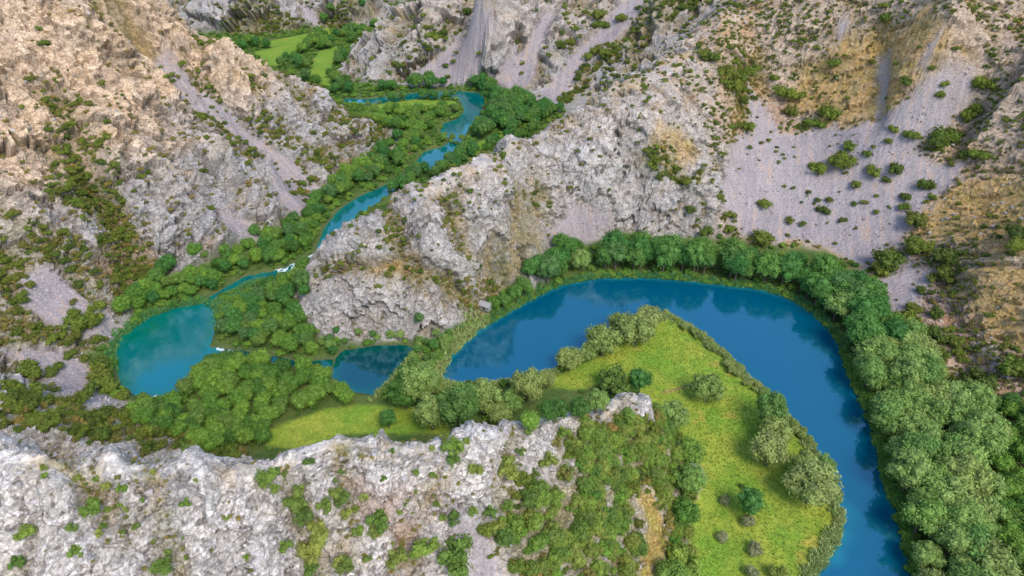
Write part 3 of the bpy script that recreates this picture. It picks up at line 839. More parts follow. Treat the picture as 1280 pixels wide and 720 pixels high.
def trunk_mesh(name, seed, height=.55, r0=.035, limbs=4):
    r = np.random.default_rng(seed)
    Vs = []; Fs = []; off = 0
    def tube(pts, rads, n=6):
        nonlocal off
        for p, q in zip(pts, rads):
            for k in range(n):
                a = 2 * math.pi * k / n
                Vs.append((p[0] + q * math.cos(a), p[1] + q * math.sin(a), p[2]))
        for i in range(len(pts) - 1):
            for k in range(n):
                Fs.append((off + i * n + k, off + i * n + (k + 1) % n, off + (i + 1) * n + (k + 1) % n, off + (i + 1) * n + k))
        off += len(pts) * n
    tube([(0, 0, -.06), (0, 0, .04), (.01, .008, height * .5), (.015, .0, height)], [r0 * 1.5, r0 * 1.1, r0 * .8, r0 * .35])
    for i in range(limbs):
        a = 2 * math.pi * i / limbs + r.uniform(-.4, .4); z = height * r.uniform(.35, .6); l = r.uniform(.18, .3)
        p = [(0.01, 0, z), (l * .5 * math.cos(a), l * .5 * math.sin(a), z + .12), (l * math.cos(a), l * math.sin(a), z + .26)]
        tube(p, [r0 * .5, r0 * .35, r0 * .15], 5)
    me = bpy.data.meshes.new(name); me.from_pydata(Vs, [], Fs); me.materials.append(BARK)
    return me


TRUNKS = [trunk_mesh('trunk', 900 + i) for i in range(2)]
CR = {
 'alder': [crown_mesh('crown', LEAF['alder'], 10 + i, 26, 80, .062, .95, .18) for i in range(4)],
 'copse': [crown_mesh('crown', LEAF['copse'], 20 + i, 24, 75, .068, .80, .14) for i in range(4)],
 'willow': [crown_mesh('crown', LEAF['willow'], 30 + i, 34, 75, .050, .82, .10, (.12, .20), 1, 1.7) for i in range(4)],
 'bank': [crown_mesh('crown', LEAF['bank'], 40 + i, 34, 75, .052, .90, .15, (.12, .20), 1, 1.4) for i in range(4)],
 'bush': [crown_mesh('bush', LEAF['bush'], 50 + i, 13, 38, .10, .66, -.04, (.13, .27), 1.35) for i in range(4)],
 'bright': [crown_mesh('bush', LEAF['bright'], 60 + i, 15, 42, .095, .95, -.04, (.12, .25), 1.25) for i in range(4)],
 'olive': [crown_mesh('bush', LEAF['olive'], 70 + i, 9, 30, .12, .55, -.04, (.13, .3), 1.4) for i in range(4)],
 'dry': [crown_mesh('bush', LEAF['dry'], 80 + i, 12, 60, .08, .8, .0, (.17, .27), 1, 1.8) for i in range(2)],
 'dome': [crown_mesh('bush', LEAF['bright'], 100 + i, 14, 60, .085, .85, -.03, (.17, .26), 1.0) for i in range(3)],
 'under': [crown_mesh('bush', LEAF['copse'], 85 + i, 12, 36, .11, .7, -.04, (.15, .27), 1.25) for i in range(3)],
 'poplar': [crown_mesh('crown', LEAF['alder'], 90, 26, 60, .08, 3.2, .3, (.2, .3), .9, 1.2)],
}
PROTO = {k: v for k, v in CR.items()}

TREES = []      # kind, x, y, z, width, group key
SHRUBS = []
VR = np.random.default_rng(77)


def scr(x, y, z):
    """bearing and distance seen from the drone"""
    d = np.stack([x, y, z - CAM_H], -1)
    depth = d[..., 1] * CP - d[..., 2] * SP
    up = d[..., 1] * SP + d[..., 2] * CP
    return 640 + FPX * d[..., 0] / depth, 360 - FPX * up / depth, depth


def scatter(poly, spacing, seed, jitter=.42):
    P = np.asarray(poly); lo = P.min(0); hi = P.max(0)
    r = np.random.default_rng(seed)
    X, Y = np.meshgrid(np.arange(lo[0], hi[0] + spacing, spacing), np.arange(lo[1], hi[1] + spacing, spacing * .87))
    X = X + (np.arange(X.shape[0])[:, None] % 2) * spacing * .5
    x = X.ravel() + r.uniform(-jitter, jitter, X.size) * spacing; y = Y.ravel() + r.uniform(-jitter, jitter, X.size) * spacing
    m = poly_sd(x, y, P) > 0
    x, y = x[m], y[m]
    return x, y


def wsd_at(x, y):
    return np.max(np.stack([poly_sd(x, y, p) for p in WATER.values()]), 0)


def tree_zone(uv, kind, spacing, wmin, wmax, group, seed, water_gap=1.5, keep=1.0, flat=True, mix_=None):
    poly = fpoly(uv) if flat else dpoly(uv)
    x, y = scatter(poly, spacing, seed)
    r = np.random.default_rng(seed + 5)
    ok = (wsd_at(x, y) < -water_gap) & (r.random(len(x)) < keep)
    x, y = x[ok], y[ok]
    z = ground_z(x, y)
    ms = np.maximum(poly_sd(x, y, MEADOW), poly_sd(x, y, MEADOW2))
    for f in FIELDS:
        ms = np.maximum(ms, poly_sd(x, y, f))
    for a, b, c, m_ in zip(x, y, z, ms):
        if m_ > .5:
            continue
        k = kind if mix_ is None or r.random() > mix_[1] else mix_[0]
        TREES.append((k, a, b, c, r.uniform(wmin, wmax), group))


G_TOP = 'green trees in the belt along the outer bank of the bend'
G_BANK = 'grey green trees crowding the bank across the river from the meadow'
G_COPSE = 'trees of the wood between the two pools and the ridge'
G_TIP = 'trees on the tongue of land below the spur cliff'
G_UP = 'trees along the winding upper river'
G_FARV = 'trees between the far green fields'
G_MEAD = 'willows along the meadow edge'
G_POOL2 = 'trees round the small dark pool'
G_LOW = 'bright trees behind the grey green bank trees'
tree_zone([(612,402),(640,384),(690,348),(740,331),(800,322),(860,326),(910,337),(948,346),(990,344),(1040,358),(1075,382),(1105,412),(1128,448),(1070,452),
  (1052,415),(1012,386),(985,368),(950,360),(900,354),(850,348),(800,344),(745,345),(700,355),(650,383)], 'alder', 6.8, 10, 16.5, G_TOP, 1, 1.6, mix_=('bank', .08))
tree_zone([(622,394),(640,366),(668,340),(700,316),(722,316),(700,350),(668,368),(640,384)], 'alder', 6.5, 7.5, 12, G_TOP, 21, 1.5, flat=False, mix_=('copse', .2))
tree_zone([(556,424),(574,408),(598,394),(622,376),(640,362),(646,372),(616,399),(600,407),(582,422),(570,436)], 'alder', 4.6, 4.5, 7.5, G_TOP, 22, 1.2, flat=False, mix_=('copse', .35))
tree_zone([(1068,440),(1128,440),(1165,475),(1205,520),(1225,560),(1235,640),(1250,800),(1160,800),(1140,715),(1122,640),(1104,570),(1092,530),(1078,495)],
  'bank', 7.0, 10, 17, G_BANK, 2, 1.0, mix_=('willow', .3))
tree_zone([(1165,470),(1200,490),(1245,520),(1285,545),(1360,600),(1380,800),(1255,800),(1240,640),(1228,560),(1205,515)], 'copse', 6.2, 7, 11, G_LOW, 3, 2)
tree_zone([(165,520),(205,503),(240,492),(250,466),(300,458),(345,462),(400,468),(418,488),(445,500),(470,502),(440,510),(400,516),(350,530),(334,545),(332,575),(240,590),(180,550)],
  'copse', 5.4, 6, 9.5, G_COPSE, 4, 1.2)
tree_zone([(272,432),(290,402),(330,372),(382,345),(392,360),(388,420),(396,440),(410,452),(376,448),(340,440),(300,432)], 'copse', 5.0, 6, 9, G_TIP, 5, 1.0, mix_=('alder', .4))
tree_zone([(392,436),(430,428),(500,424),(560,422),(585,416),(570,432),(552,450),(545,470),(552,484),(500,500),(470,500),(478,492),(500,470),(522,440),(508,429),(470,430),(430,436),(418,446)],
  'alder', 4.2, 3.2, 5.6, G_POOL2, 6, .6, mix_=('bank', .6))
tree_zone([(150,412),(185,392),(220,378),(262,372),(300,352),(345,336),(390,314),(398,296),(380,280),(330,308),(260,332),(205,352),(170,380)], 'copse', 5.6, 6, 10, G_UP, 7, 1.2, mix_=('alder', .35))
tree_zone([(380,280),(430,225),(480,196),(515,182),(527,188),(509,204),(493,218),(465,232),(440,242),(416,259),(398,281),(391,299)], 'copse', 5.8, 6, 10, G_UP, 8, 1.2, mix_=('alder', .4))
tree_zone([(556,210),(578,191),(600,189),(592,204),(566,220),(540,226)], 'alder', 6, 6, 9, G_UP, 9, 1.2)
tree_zone([(440,160),(470,142),(520,142),(565,140),(578,142),(562,146),(544,154),(538,166),(536,176),(520,186),(500,184),(470,172)], 'copse', 6.5, 6, 9.5, G_UP, 10, 1.0, keep=.85)
tree_zone([(470,131),(520,124),(570,124),(575,132),(560,128),(500,131)], 'alder', 6.5, 6, 8, G_UP, 11, .6, keep=.9)
tree_zone([(430,121),(460,117),(520,111),(572,109),(610,112),(640,128),(672,140),(690,146),(664,158),(640,165),(606,178),(594,192),(586,190),(594,172),(602,160),(614,148),(618,134),(614,122),(598,114),(572,112)],
  'alder', 7.0, 8, 12.5, G_UP, 12, 1.2)
tree_zone([(290,60),(325,56),(440,30),(480,22),(470,36),(440,62),(430,100),(440,116),(420,120),(400,112),(360,96),(330,76)], 'alder', 9.5, 7, 11.5, G_FARV, 13, 1.2, keep=.6, mix_=('copse', .5))
tree_zone([(640,165),(672,142),(700,140),(700,150),(650,178),(620,190),(600,198),(612,186)], 'copse', 7.5, 6, 9, G_UP, 14, 1, mix_=('alder', .5))

tree_zone([(474,248),(500,231),(522,216),(545,217),(530,228),(505,242),(485,252)], 'alder', 6, 6, 9, G_UP, 31, .3)
tree_zone([(546,177),(566,171),(582,176),(572,182),(552,182)], 'copse', 5, 4, 6, G_UP, 32, -9)
SINGLES = [  # bearing of the crown's middle, crown width in the photo, kind, label
 (793,410,50,'willow','big round willow at the top of the meadow bend, in front of its cluster'), (808,396,38,'willow','willow behind the big round one at the top of the meadow'),
 (775,398,32,'willow','darker willow on the waterside of the cluster at the top of the meadow'), (752,424,48,'willow','broad willow with brown skirt at the meadow edge beside the cluster'),
 (711,448,34,'willow','small pale green willow on the inner bank among brown thicket'), (659,482,46,'willow','willow with lobed crown over the inner bank where the meadow narrows'),
 (640,500,34,'bank','dark tree below the lobed willow where the meadow narrows'), (882,483,42,'willow','round grey green willow standing alone in the upper meadow'),
 (957,562,46,'willow','grey willow on the meadow side of the reed strip, halfway down'), (966,540,40,'willow','grey willow behind its twin at the reed strip'),
 (957,516,42,'bank','darker willow at the upper end of the reed strip'), (1009,602,62,'willow','largest grey green willow, at the tip of the meadow by the water'),
 (1002,578,34,'willow','small willow behind the largest one at the meadow tip'), (1027,582,24,'bank','dark round tree between the largest willow and the river'),
 (575,512,58,'bank','big green tree in the row behind the ridge crest, nearest the small pool'), (541,517,46,'bank','dark green tree at the west end of the row behind the ridge crest'),
 (604,498,44,'bank','bluish tree beside the big green one in the row behind the crest'), (486,524,26,'alder','lone small dark tree on the grass strip behind the ridge'),
 (625,512,36,'willow','pale tree in the row behind the ridge crest, before the lobed willow'), (692,514,36,'copse','round green tree standing behind the highest notch of the ridge crest'),
 (662,520,28,'copse','bright small tree tight behind the ridge crest'), (526,482,50,'bank','spreading tree between the small pool and the grass strip'),
 (507,492,44,'copse','fresh green tree on the bank of the small pool'), (560,490,38,'willow','pale willow on the bank at the lower end of the blue river'),
 (600,486,34,'willow','pale willow hanging over the river near its lower end'), (766,474,40,'bright','yellow green tree behind the rock knob on the meadow'),
 (798,480,32,'alder','dark green tree next to the rock knob on the meadow'), (744,500,30,'bank','grey tree just before the rock knob of the ridge'),
 (722,512,28,'copse','small green tree between the notch and the rock knob'), (850,697,44,'bright','yellow green tree at the foot of the ridge by the meadow'),
 (836,716,40,'copse','dark tree at the lowest edge between ridge and meadow'), (935,632,34,'alder','round dark green tree alone in the lower meadow'),
 (683,474,26,'willow','pale willow between the lobed willow and the brown thicket'), (735,440,24,'bank','low brownish tree in the thicket on the inner bank'),
 (860,560,36,'copse','tree at the foot of the ridge facing the upper meadow'), (858,600,40,'bank','grey green tree at the foot of the ridge facing the middle meadow'),
 (852,640,36,'copse','dark green tree at the foot of the ridge above the yellow path'), (838,520,38,'bank','olive round tree below the rock knob at the meadow edge'),
 (604,134,12,'poplar','tall slim poplar standing by the far teal reach of the river'),
]
SMALL = [ # lone bushes: bearing, width, kind, label
 (934,650,20,'dry','pale dry bush touching the round dark tree in the lower meadow'), (905,623,15,'dry','faded straw coloured bush in the middle of the lower meadow'),
 (902,668,17,'dry','pale wispy bush near the ridge foot in the lower meadow'), (942,684,21,'dry','pale bush standing alone lowest in the meadow'),
 (927,607,9,'bush','tiny dark bush above the round dark tree in the meadow'), (938,714,20,'dry','grey bush at the very lowest part of the meadow'), (972,716,26,'bright','green bush at the low end of the meadow near the reeds'),
]
for u, v, w, k, lb in SINGLES:
    x, y, z = drape([(u, v + .42 * w)])[0]
    z = float(ground_z(x, y)); dist = math.sqrt(x * x + y * y + (z - CAM_H) ** 2)
    TREES.append((k, x, y, z, w * dist / FPX * 1.08, lb))
for u, v, w, k, lb in SMALL:
    x, y, z = drape([(u, v + .35 * w)])[0]
    z = float(ground_z(x, y)); dist = math.sqrt(x * x + y * y + (z - CAM_H) ** 2)
    SHRUBS.append((k, x, y, z, w * dist / FPX, lb))

LONE = {
 'bushes dotted over the wide scree fan': ('bush', 'round dark bush on the scree fan', [(1021,208,24),(1052,200,32),(1060,183,16),(1089,213,20),(1119,213,20),(1107,226,10),(1070,230,14),(1083,192,11),(1156,231,19),
   (1137,168,20),(1115,161,12),(1109,177,10),(1176,176,36),(1201,198,14),(955,253,17),(912,268,15),(912,285,17),(951,295,28),(882,287,20),(863,260,18),(899,248,13),
   (986,275,13),(1003,279,10),(1028,262,15),(1053,275,10),(1021,250,8),(1036,249,10),(1067,254,8),(1080,252,8),(1130,246,13),(1129,259,13),(1165,245,9),(1095,265,8),(1010,240,7)]),
 'bushes on the brown hillside': ('bush', 'dark bush among dry hillside grass', [(1225,193,22),(1228,104,24),(1132,101,18),(978,113,26),(988,138,20),(998,118,16),(1018,153,22),(1033,140,26),(937,150,18),(912,159,15),
   (924,150,12),(934,86,22),(902,193,12),(894,176,10),(1206,144,20),(1258,153,13),(1174,119,12),(1043,77,18),(966,97,12),(1218,136,16),(1090,75,9),(1165,85,9),(1180,105,10),(1120,80,8),(1105,20,14),(1103,8,12),(1020,60,8),(1240,70,9),(1195,60,8),(1150,60,7),
   (905,90,26),(915,105,24),(925,95,20),(890,75,18),(880,65,16),(930,120,14),(945,80,12)]),
 'bushes round the ochre terrace': ('bush', 'green bush around the ochre terrace', [(1104,326,36),(1114,318,24),(1097,337,22),(1144,274,28),(1146,307,32),(1181,321,32),(1179,336,22),(1169,388,18),(1194,423,20),(1199,437,15),(1132,395,32),(1162,415,28),
   (1267,460,32),(1223,475,32),(1142,381,18),(1273,290,26),(1273,307,24),(1188,405,14),(1206,445,12),(1150,360,12),(1178,440,16),(1240,360,6),(1265,400,6),(1225,330,10),(1190,345,12),(1165,345,14)]),
 'bushes rooted in the near limestone ridge': ('bright', 'green bush rooted in the pale ridge', [(34,663,18),(336,599,25),(386,574,15),(235,634,14),(359,685,16),(202,702,22),(94,664,14),(101,693,18),(22,700,16),(114,628,22),(155,612,13),(368,621,30),(380,638,26),(408,634,22),
   (390,682,32),(420,614,18),(425,698,18),(131,599,12),(568,562,28),(566,577,18),(595,592,20),(635,581,30),(556,549,16),(496,693,26),(531,681,36),(571,695,48),(568,648,22),(474,648,32),(448,661,15),(469,666,16),(427,621,24),(433,638,14),(433,705,22),(460,698,12),
   (635,629,18),(613,641,18),(685,577,26),(611,661,18),(395,655,24),(402,668,24),(388,705,20),(372,605,16),(345,612,12),(540,560,10),(520,590,10),(480,600,10),(455,620,12),(500,640,10),(545,625,10),(60,600,8),(250,610,7),(285,650,8),(170,655,9),(265,690,8),(310,700,9),(190,585,8),(540,590,9),(592,640,14),(650,560,14),(668,590,16),(660,610,18),(705,540,18),(585,560,12)]),
 'bushes on the scree above the teal pool': ('bush', 'bush on the pale scree', [(100,402,30),(120,398,26),(92,395,20),(112,405,24),(40,355,12),(93,377,9),(122,382,20),(130,465,30),(128,450,24),(133,480,26),(155,492,18),(112,488,22),(40,455,30),(70,460,20),(45,488,28)]),
 'bushes in the distant scree gullies': ('bush', 'dark bush in the distant scree', [(748,20,22),(750,32,18),(777,22,16),(735,70,16),(745,62,20),(757,70,16),(730,85,14),(567,75,7),(653,80,7),(570,64,6),(550,50,8),(600,66,8),(560,95,8),(700,66,14),(712,56,14),(555,40,14),(540,52,18),(585,20,14)]),
}
for g, (k, lb, L_) in LONE.items():
    a = np.array(L_, float)
    P = drape(np.stack([a[:, 0], a[:, 1] + .3 * a[:, 2]], 1))
    for (x, y, _), w in zip(P, a[:, 2]):
        z = float(ground_z(x, y)); dist = math.sqrt(x * x + y * y + (z - CAM_H) ** 2)
        SHRUBS.append((k, x, y, z, w * dist / FPX, (g, lb)))

_u, _v, _d = scr(vx, vy, vz)
INVIEW = ((_u > -60) & (_u < 1340) & (_v > -50) & (_v < 790)).astype(np.float32)
# bushes growing by themselves over the slopes, thick where the ground is scrubby
def bushes(n, lo, hi, kind, seed, weight, zone):
    r = np.random.default_rng(seed)
    cell = (ys[1:] - ys[:-1])[:, None] * (2 * (80 + .86 * ys[:-1]) / NX)[:, None]
    area = np.repeat(np.concatenate([cell, cell[-1:]], 0), NX, 1).ravel() * np.minimum(nl, 2.5)
    w = np.clip(weight, 0, None) * area * INVIEW
    w = w / w.sum()
    i = r.choice(len(w), n, p=w)
    s_ = lo + (hi - lo) * r.random(n) ** 1.7
    x = vx[i] + r.uniform(-.4, .4, n); y = vy[i] + r.uniform(-.4, .4, n); z = vz[i]
    for a in range(n):
        SHRUBS.append((kind, x[a], y[a], z[a], s_[a], zone))


free = (1 - floor) * (water_sd < -1.5) * (slope < 2.2)
nb = fbm(px / 30, py / 30, 3, 701); nb2 = fbm(px / 9, py / 9, 2, 702)
clump = sstep(-.05, .45, nb + .7 * nb2)
THK = free * (scrub > .85) * rw[6] * (1 - gold) * (.25 + sstep(-.3, .2, nb2))
bushes(430, 2.0, 6.4, 'dome', 1, THK, 'dense green thicket bushes on the meadow end of the ridge')
bushes(1500, 2.0, 5.5, 'bush', 2, free * (scrub > .05) * (scrub < .95) * scrub * (.4 + clump), 'bushes massed in the scrubby hollows')
bushes(170, 1.8, 4.6, 'under', 15, THK, 'darker green bushes in the thicket on the ridge')
bushes(160, 1.0, 2.4, 'olive', 16, THK, 'olive tufts in the thicket on the ridge')
bushes(700, 1.5, 4.5, 'olive', 3, free * (scrub > .05) * (scrub < .95) * scrub, 'olive scrub massed in the hollows')
bushes(3600, 1.1, 3.4, 'olive', 4, free * (1 - scree) * rw[1] * (.08 + clump + 1.2 * herb + gully) * (1 - .5 * sstep(60, 90, vz)), 'scrub tufts on the ribbed canyon slope')
bushes(1300, 1.5, 5.0, 'bush', 5, free * (1 - scree * .93) * rw[1] * (.02 + clump * herb + gully) * (1 - .7 * sstep(50, 90, vz)), 'bushes on the ribbed canyon slope')
bushes(2600, 1.2, 3.2, 'bush', 6, free * (1 - scree * .93) * rw[3] * (.15 + clump) * (1 - .85 * ochre) * (1 - .5 * terra), 'bushes over the brown hillside')
bushes(2200, 1.0, 2.6, 'olive', 7, free * (1 - scree) * rw[3] * (.3 + herb) * (1 - .85 * ochre) * (1 - .5 * terra), 'scrub tufts over the brown hillside')
bushes(1300, .9, 3.4, 'bush', 8, free * (1 - scree * .95) * rw[2] * (.1 + clump * 1.0 + gully * 1.5 + herb) * (1 - .6 * (slope > .9)), 'bushes on the grey spur')
bushes(900, .9, 2.6, 'olive', 9, free * (1 - scree) * rw[2] * (.1 + herb), 'scrub tufts on the grey spur')
bushes(1200, 1.5, 6.0, 'bush', 10, free * (1 - scree * .95) * rw[4] * (.06 + clump + gully), 'bushes over the distant hill')
bushes(700, 2.0, 6.0, 'bush', 11, free * (1 - scree * .9) * rw[5] * (.25 + clump), 'bushes over the farthest hillside')
bushes(1200, .35, 1.3, 'olive', 12, free * (scrub < .1) * rw[6] * (.12 + 1.3 * herb + gully), 'herb tufts in cracks of the near ridge')
bushes(260, .5, 1.9, 'bright', 13, free * (scrub < .1) * rw[6] * (.03 + herb * clump + gully * 1.2), 'small bushes in cracks of the near ridge')
bushes(9000, 1.3, 4.6, 'under', 14, floor * (water_sd < -.6) * (meadow < .2) * (scree < .5) * (.4 + sstep(-.2, .3, nb2)) * (.25 + sstep(170, 220, py)) * np.where((px > 0) & (py < 320), .35, 1), 'undergrowth bushes on the valley floor')
print('placed', len(TREES), len(SHRUBS), time.time() - T0)

# ------------------------------------------------------------------ build: the plants that show largest as objects, the rest of each kind as one mass
def in_view(a):
    u, v, d = scr(a[:, 0], a[:, 1], a[:, 2])
    vis = (u > -15) & (u < 1295) & (v > -15) & (v < 760)
    o = np.array([0, 0, CAM_H]); ok = np.ones(len(a), bool)
    tgt = a[:, :3].copy(); tgt[:, 2] += a[:, 3] * .5
    for t in np.linspace(.3, .985, 60):
        p = o + (tgt - o) * t
        ok &= p[:, 2] > ground_z(p[:, 0], p[:, 1]) - .3
    return vis & ok, a[:, 3] / d


def mass(name, kind, items, label, cat='shrubs'):
    """one object of many plants of a kind: points that carry size and turn, each with a plant on it"""
    V_ = np.array([(t[1], t[2], t[3] - .02 * t[4]) for t in items])
    me = bpy.data.meshes.new(name); me.from_pydata(V_.tolist(), [], [])
    r = np.random.default_rng(len(items))
    for an, val in (('size', np.array([t[4] for t in items])), ('turn', r.uniform(0, 6.28, len(items)))):
        at = me.attributes.new(an, 'FLOAT', 'POINT'); at.data.foreach_set('value', val.astype(np.float32))
    o = link(name, me, label, cat, kind='stuff')
    pc = bpy.data.collections.new('variants_' + name)
    for c in PROTO[kind]:
        q = bpy.data.objects.new('plant', c); pc.objects.link(q)
    ng = bpy.data.node_groups.new(name, 'GeometryNodeTree')
    ng.interface.new_socket('Geometry', in_out='INPUT', socket_type='NodeSocketGeometry')
    ng.interface.new_socket('Geometry', in_out='OUTPUT', socket_type='NodeSocketGeometry')
    gi = ng.nodes.new('NodeGroupInput'); go = ng.nodes.new('NodeGroupOutput')
    ip = ng.nodes.new('GeometryNodeInstanceOnPoints'); ci = ng.nodes.new('GeometryNodeCollectionInfo')
    ci.inputs[0].default_value = pc; ci.inputs[1].default_value = True; ci.inputs[2].default_value = True
    def attr(nm):
        n = ng.nodes.new('GeometryNodeInputNamedAttribute'); n.data_type = 'FLOAT'; n.inputs[0].default_value = nm; return n
    sz, tn = attr('size'), attr('turn')
    cx = ng.nodes.new('ShaderNodeCombineXYZ')
    L = ng.links.new
    L(gi.outputs[0], ip.inputs['Points']); L(ci.outputs[0], ip.inputs['Instance']); ip.inputs['Pick Instance'].default_value = True
    L(tn.outputs[0], cx.inputs[2]); L(cx.outputs[0], ip.inputs['Rotation']); L(sz.outputs[0], ip.inputs['Scale']); L(ip.outputs[0], go.inputs[0])
    md = o.modifiers.new('plants', 'NODES'); md.node_group = ng
    return o


LANDMARKS = [('the stone hut', (606,380)), ('the spur cliff', (500,424)), ('the dark pool', (455,470)), ('the turquoise pool', (205,440)), ('the long scree gully', (300,160)), ('the far green field', (355,65)),
 ('the rock knob', (775,495)), ('the largest willow', (1010,610)), ('the willow cluster', (800,410)), ('the wide scree fan', (1010,240)), ('the ochre terrace', (1220,270)), ('the lilac bare patch', (1125,355)),
 ('the river corner', (1040,400)), ('the reed dam', (548,455)), ('the far teal reach', (590,140)), ('the pool scree', (90,380)), ('the yellow path', (815,650)), ('the narrow stream', (340,448)),
 ('the sky blue reach', (545,195)), ('the low end of the river', (1140,700)), ('the thicket foot', (730,715)), ('the thicket top', (745,560)), ('the thicket middle', (720,640)), ('the ridge foot', (850,590)), ('the tall back bank trees', (1200,560)), ('the bare track', (845,490)), ('the bank corner below', (1180,700)), ('the spur scree', (715,290)), ('the lone upper willow', (882,495)), ('the grass strip', (400,530)), ('the crest notch', (110,578)),
 ('the crest middle', (430,540)), ('the rubble chute', (610,690)), ('the grassy island', (520,132)), ('the distant scree slope', (560,90)), ('the crest of the spur', (600,215)), ('the bank facing the reeds', (1110,590)), ('the lowest scree patch', (90,470))]
LMP = drape([q for _, q in LANDMARKS])[:, :2]


def where(x, y):
    return LANDMARKS[int(np.argmin((LMP[:, 0] - x) ** 2 + (LMP[:, 1] - y) ** 2))][0]


def size_word(w, ws):
    a, b, c, d = np.quantile(ws, (.15, .4, .65, .88))
    return 'tiny' if w < a else 'small' if w < b else 'middling' if w < c else 'large' if w < d else 'very large'


TREE_LABEL = {
 G_TOP: 'green outer bank belt tree', G_BANK: 'grey green bank tree',
 G_COPSE: 'fresh green tree of the pool wood', G_TIP: 'green tree on the tongue of land',
 G_UP: 'tree lining the upper river', G_FARV: 'dark tree among the far fields', G_POOL2: 'low tree of the pool edge',
 G_LOW: 'bright green tree behind the bank trees'}
ta = np.array([t[1:5] for t in TREES])
vis, sz = in_view(ta)
single = np.array([t[5] not in TREE_LABEL for t in TREES])
order = np.argsort(-(sz * vis + 10 * single))
NT = int(min(300, (vis | single).sum()))
rt = np.random.default_rng(5)
rest = {}
for n_, i in enumerate(order):
    k, x, y, z, w, g = TREES[i]
    if n_ < NT:
        nm = {'willow': 'willow_tree', 'poplar': 'poplar_tree'}.get(k, 'riverside_tree')
        lone = g not in TREE_LABEL
        if not lone:
            gs = [t[4] for t in TREES if t[5] == g]
            row = ' by the water' if wsd_at(np.array([x]), np.array([y]))[0] > -7 else ''
        root = link(nm, None, g if lone else size_word(w, gs) + ' ' + TREE_LABEL[g] + row + ', nearest ' + where(x, y), 'tree', None if lone else g, loc=(x, y, z - .1))
        root.rotation_euler = (rt.uniform(-.05, .05), rt.uniform(-.05, .05), rt.uniform(0, 6.28))
        root.scale = (w, w * rt.uniform(.9, 1.1), w * rt.uniform(.88, 1.12))
        link('trunk', TRUNKS[n_ % 2], parent=root)
        link('crown', CR[k][n_ % len(CR[k])], parent=root)
    else:
        rest.setdefault((k if k != 'poplar' else 'alder'), []).append(TREES[i])
MASS_T = {'alder': 'mass of deep green trees filling in along the far river', 'copse': 'mass of fresh green trees filling the woods of the valley floor', 'bank': 'mass of grey green bank trees hidden behind the front rows',
 'willow': 'mass of pale willows hidden among the bank trees', 'bright': 'mass of yellow green trees'}
for k, it in rest.items():
    mass('woodland', k, it, MASS_T[k], 'trees')

sa = np.array([t[1:5] for t in SHRUBS])
vis, sz = in_view(sa)
lonely = np.array([not isinstance(t[5], str) or t[0] == 'dry' or 'meadow' in t[5] and t[5] in [q[4] for q in SMALL] for t in SHRUBS])
order = np.argsort(-(sz * vis * (1 + .8 * lonely)))
SL = {'darker green bushes in the thicket on the ridge': 'darker bush in the ridge thicket', 'olive tufts in the thicket on the ridge': 'olive tuft in the ridge thicket', 'dense green thicket bushes on the meadow end of the ridge': 'green bush in the ridge thicket', 'bushes massed in the scrubby hollows': 'dark bush in a scrubby hollow',
 'olive scrub massed in the hollows': 'olive bush in a scrubby hollow', 'scrub tufts on the ribbed canyon slope': 'olive bush on the ribbed slope', 'bushes on the ribbed canyon slope': 'dark bush on the ribbed slope',
 'bushes over the brown hillside': 'dark bush on the brown hillside', 'scrub tufts over the brown hillside': 'olive bush on the brown hillside', 'bushes on the grey spur': 'dark bush between rocks of the grey spur',
 'scrub tufts on the grey spur': 'olive bush between rocks of the grey spur', 'bushes over the distant hill': 'bush on the distant grey hill', 'bushes over the farthest hillside': 'bush on the farthest rocky hillside',
 'herb tufts in cracks of the near ridge': 'olive tuft in a ridge crack', 'small bushes in cracks of the near ridge': 'green bush in a ridge crack', 'undergrowth bushes on the valley floor': 'low bush on the valley floor'}
NS = int(min(300, vis.sum()))
rest = {}
for n_, i in enumerate(order):
    k, x, y, z, w, g = SHRUBS[i]
    if n_ < NS:
        if isinstance(g, tuple):
            grp, lb = g; lb = size_word(w, [t[4] for t in SHRUBS if t[5] == g]) + ' ' + lb + ', nearest ' + where(x, y)
        elif g in SL:
            grp, lb = g, size_word(w, [t[4] for t in SHRUBS if t[5] == g]) + ' ' + SL[g] + ', nearest ' + where(x, y)
        else:
            grp, lb = None, g
        o = link('shrub', CR[k][n_ % len(CR[k])], lb, 'bush', grp, loc=(x, y, z - .05 * w))
        o.rotation_euler = (0, 0, rt.uniform(0, 6.28)); o.scale = (w, w * rt.uniform(.85, 1.15), w * rt.uniform(.85, 1.15))
    else:
        rest.setdefault(k, []).append(SHRUBS[i])
MASS_S = {'dome': 'rounded bright bushes filling the thicket on the ridge', 'under': 'low fresh green undergrowth covering the valley floor', 'bush': 'small dark green bushes scattered all over the slopes', 'olive': 'small olive scrub tufts scattered all over the slopes', 'bright': 'small bright green bushes scattered over the near ridge', 'dry': 'pale dry bushes'}
for k, it in rest.items():
    mass('scrub', k, it, MASS_S[k], 'scrub')

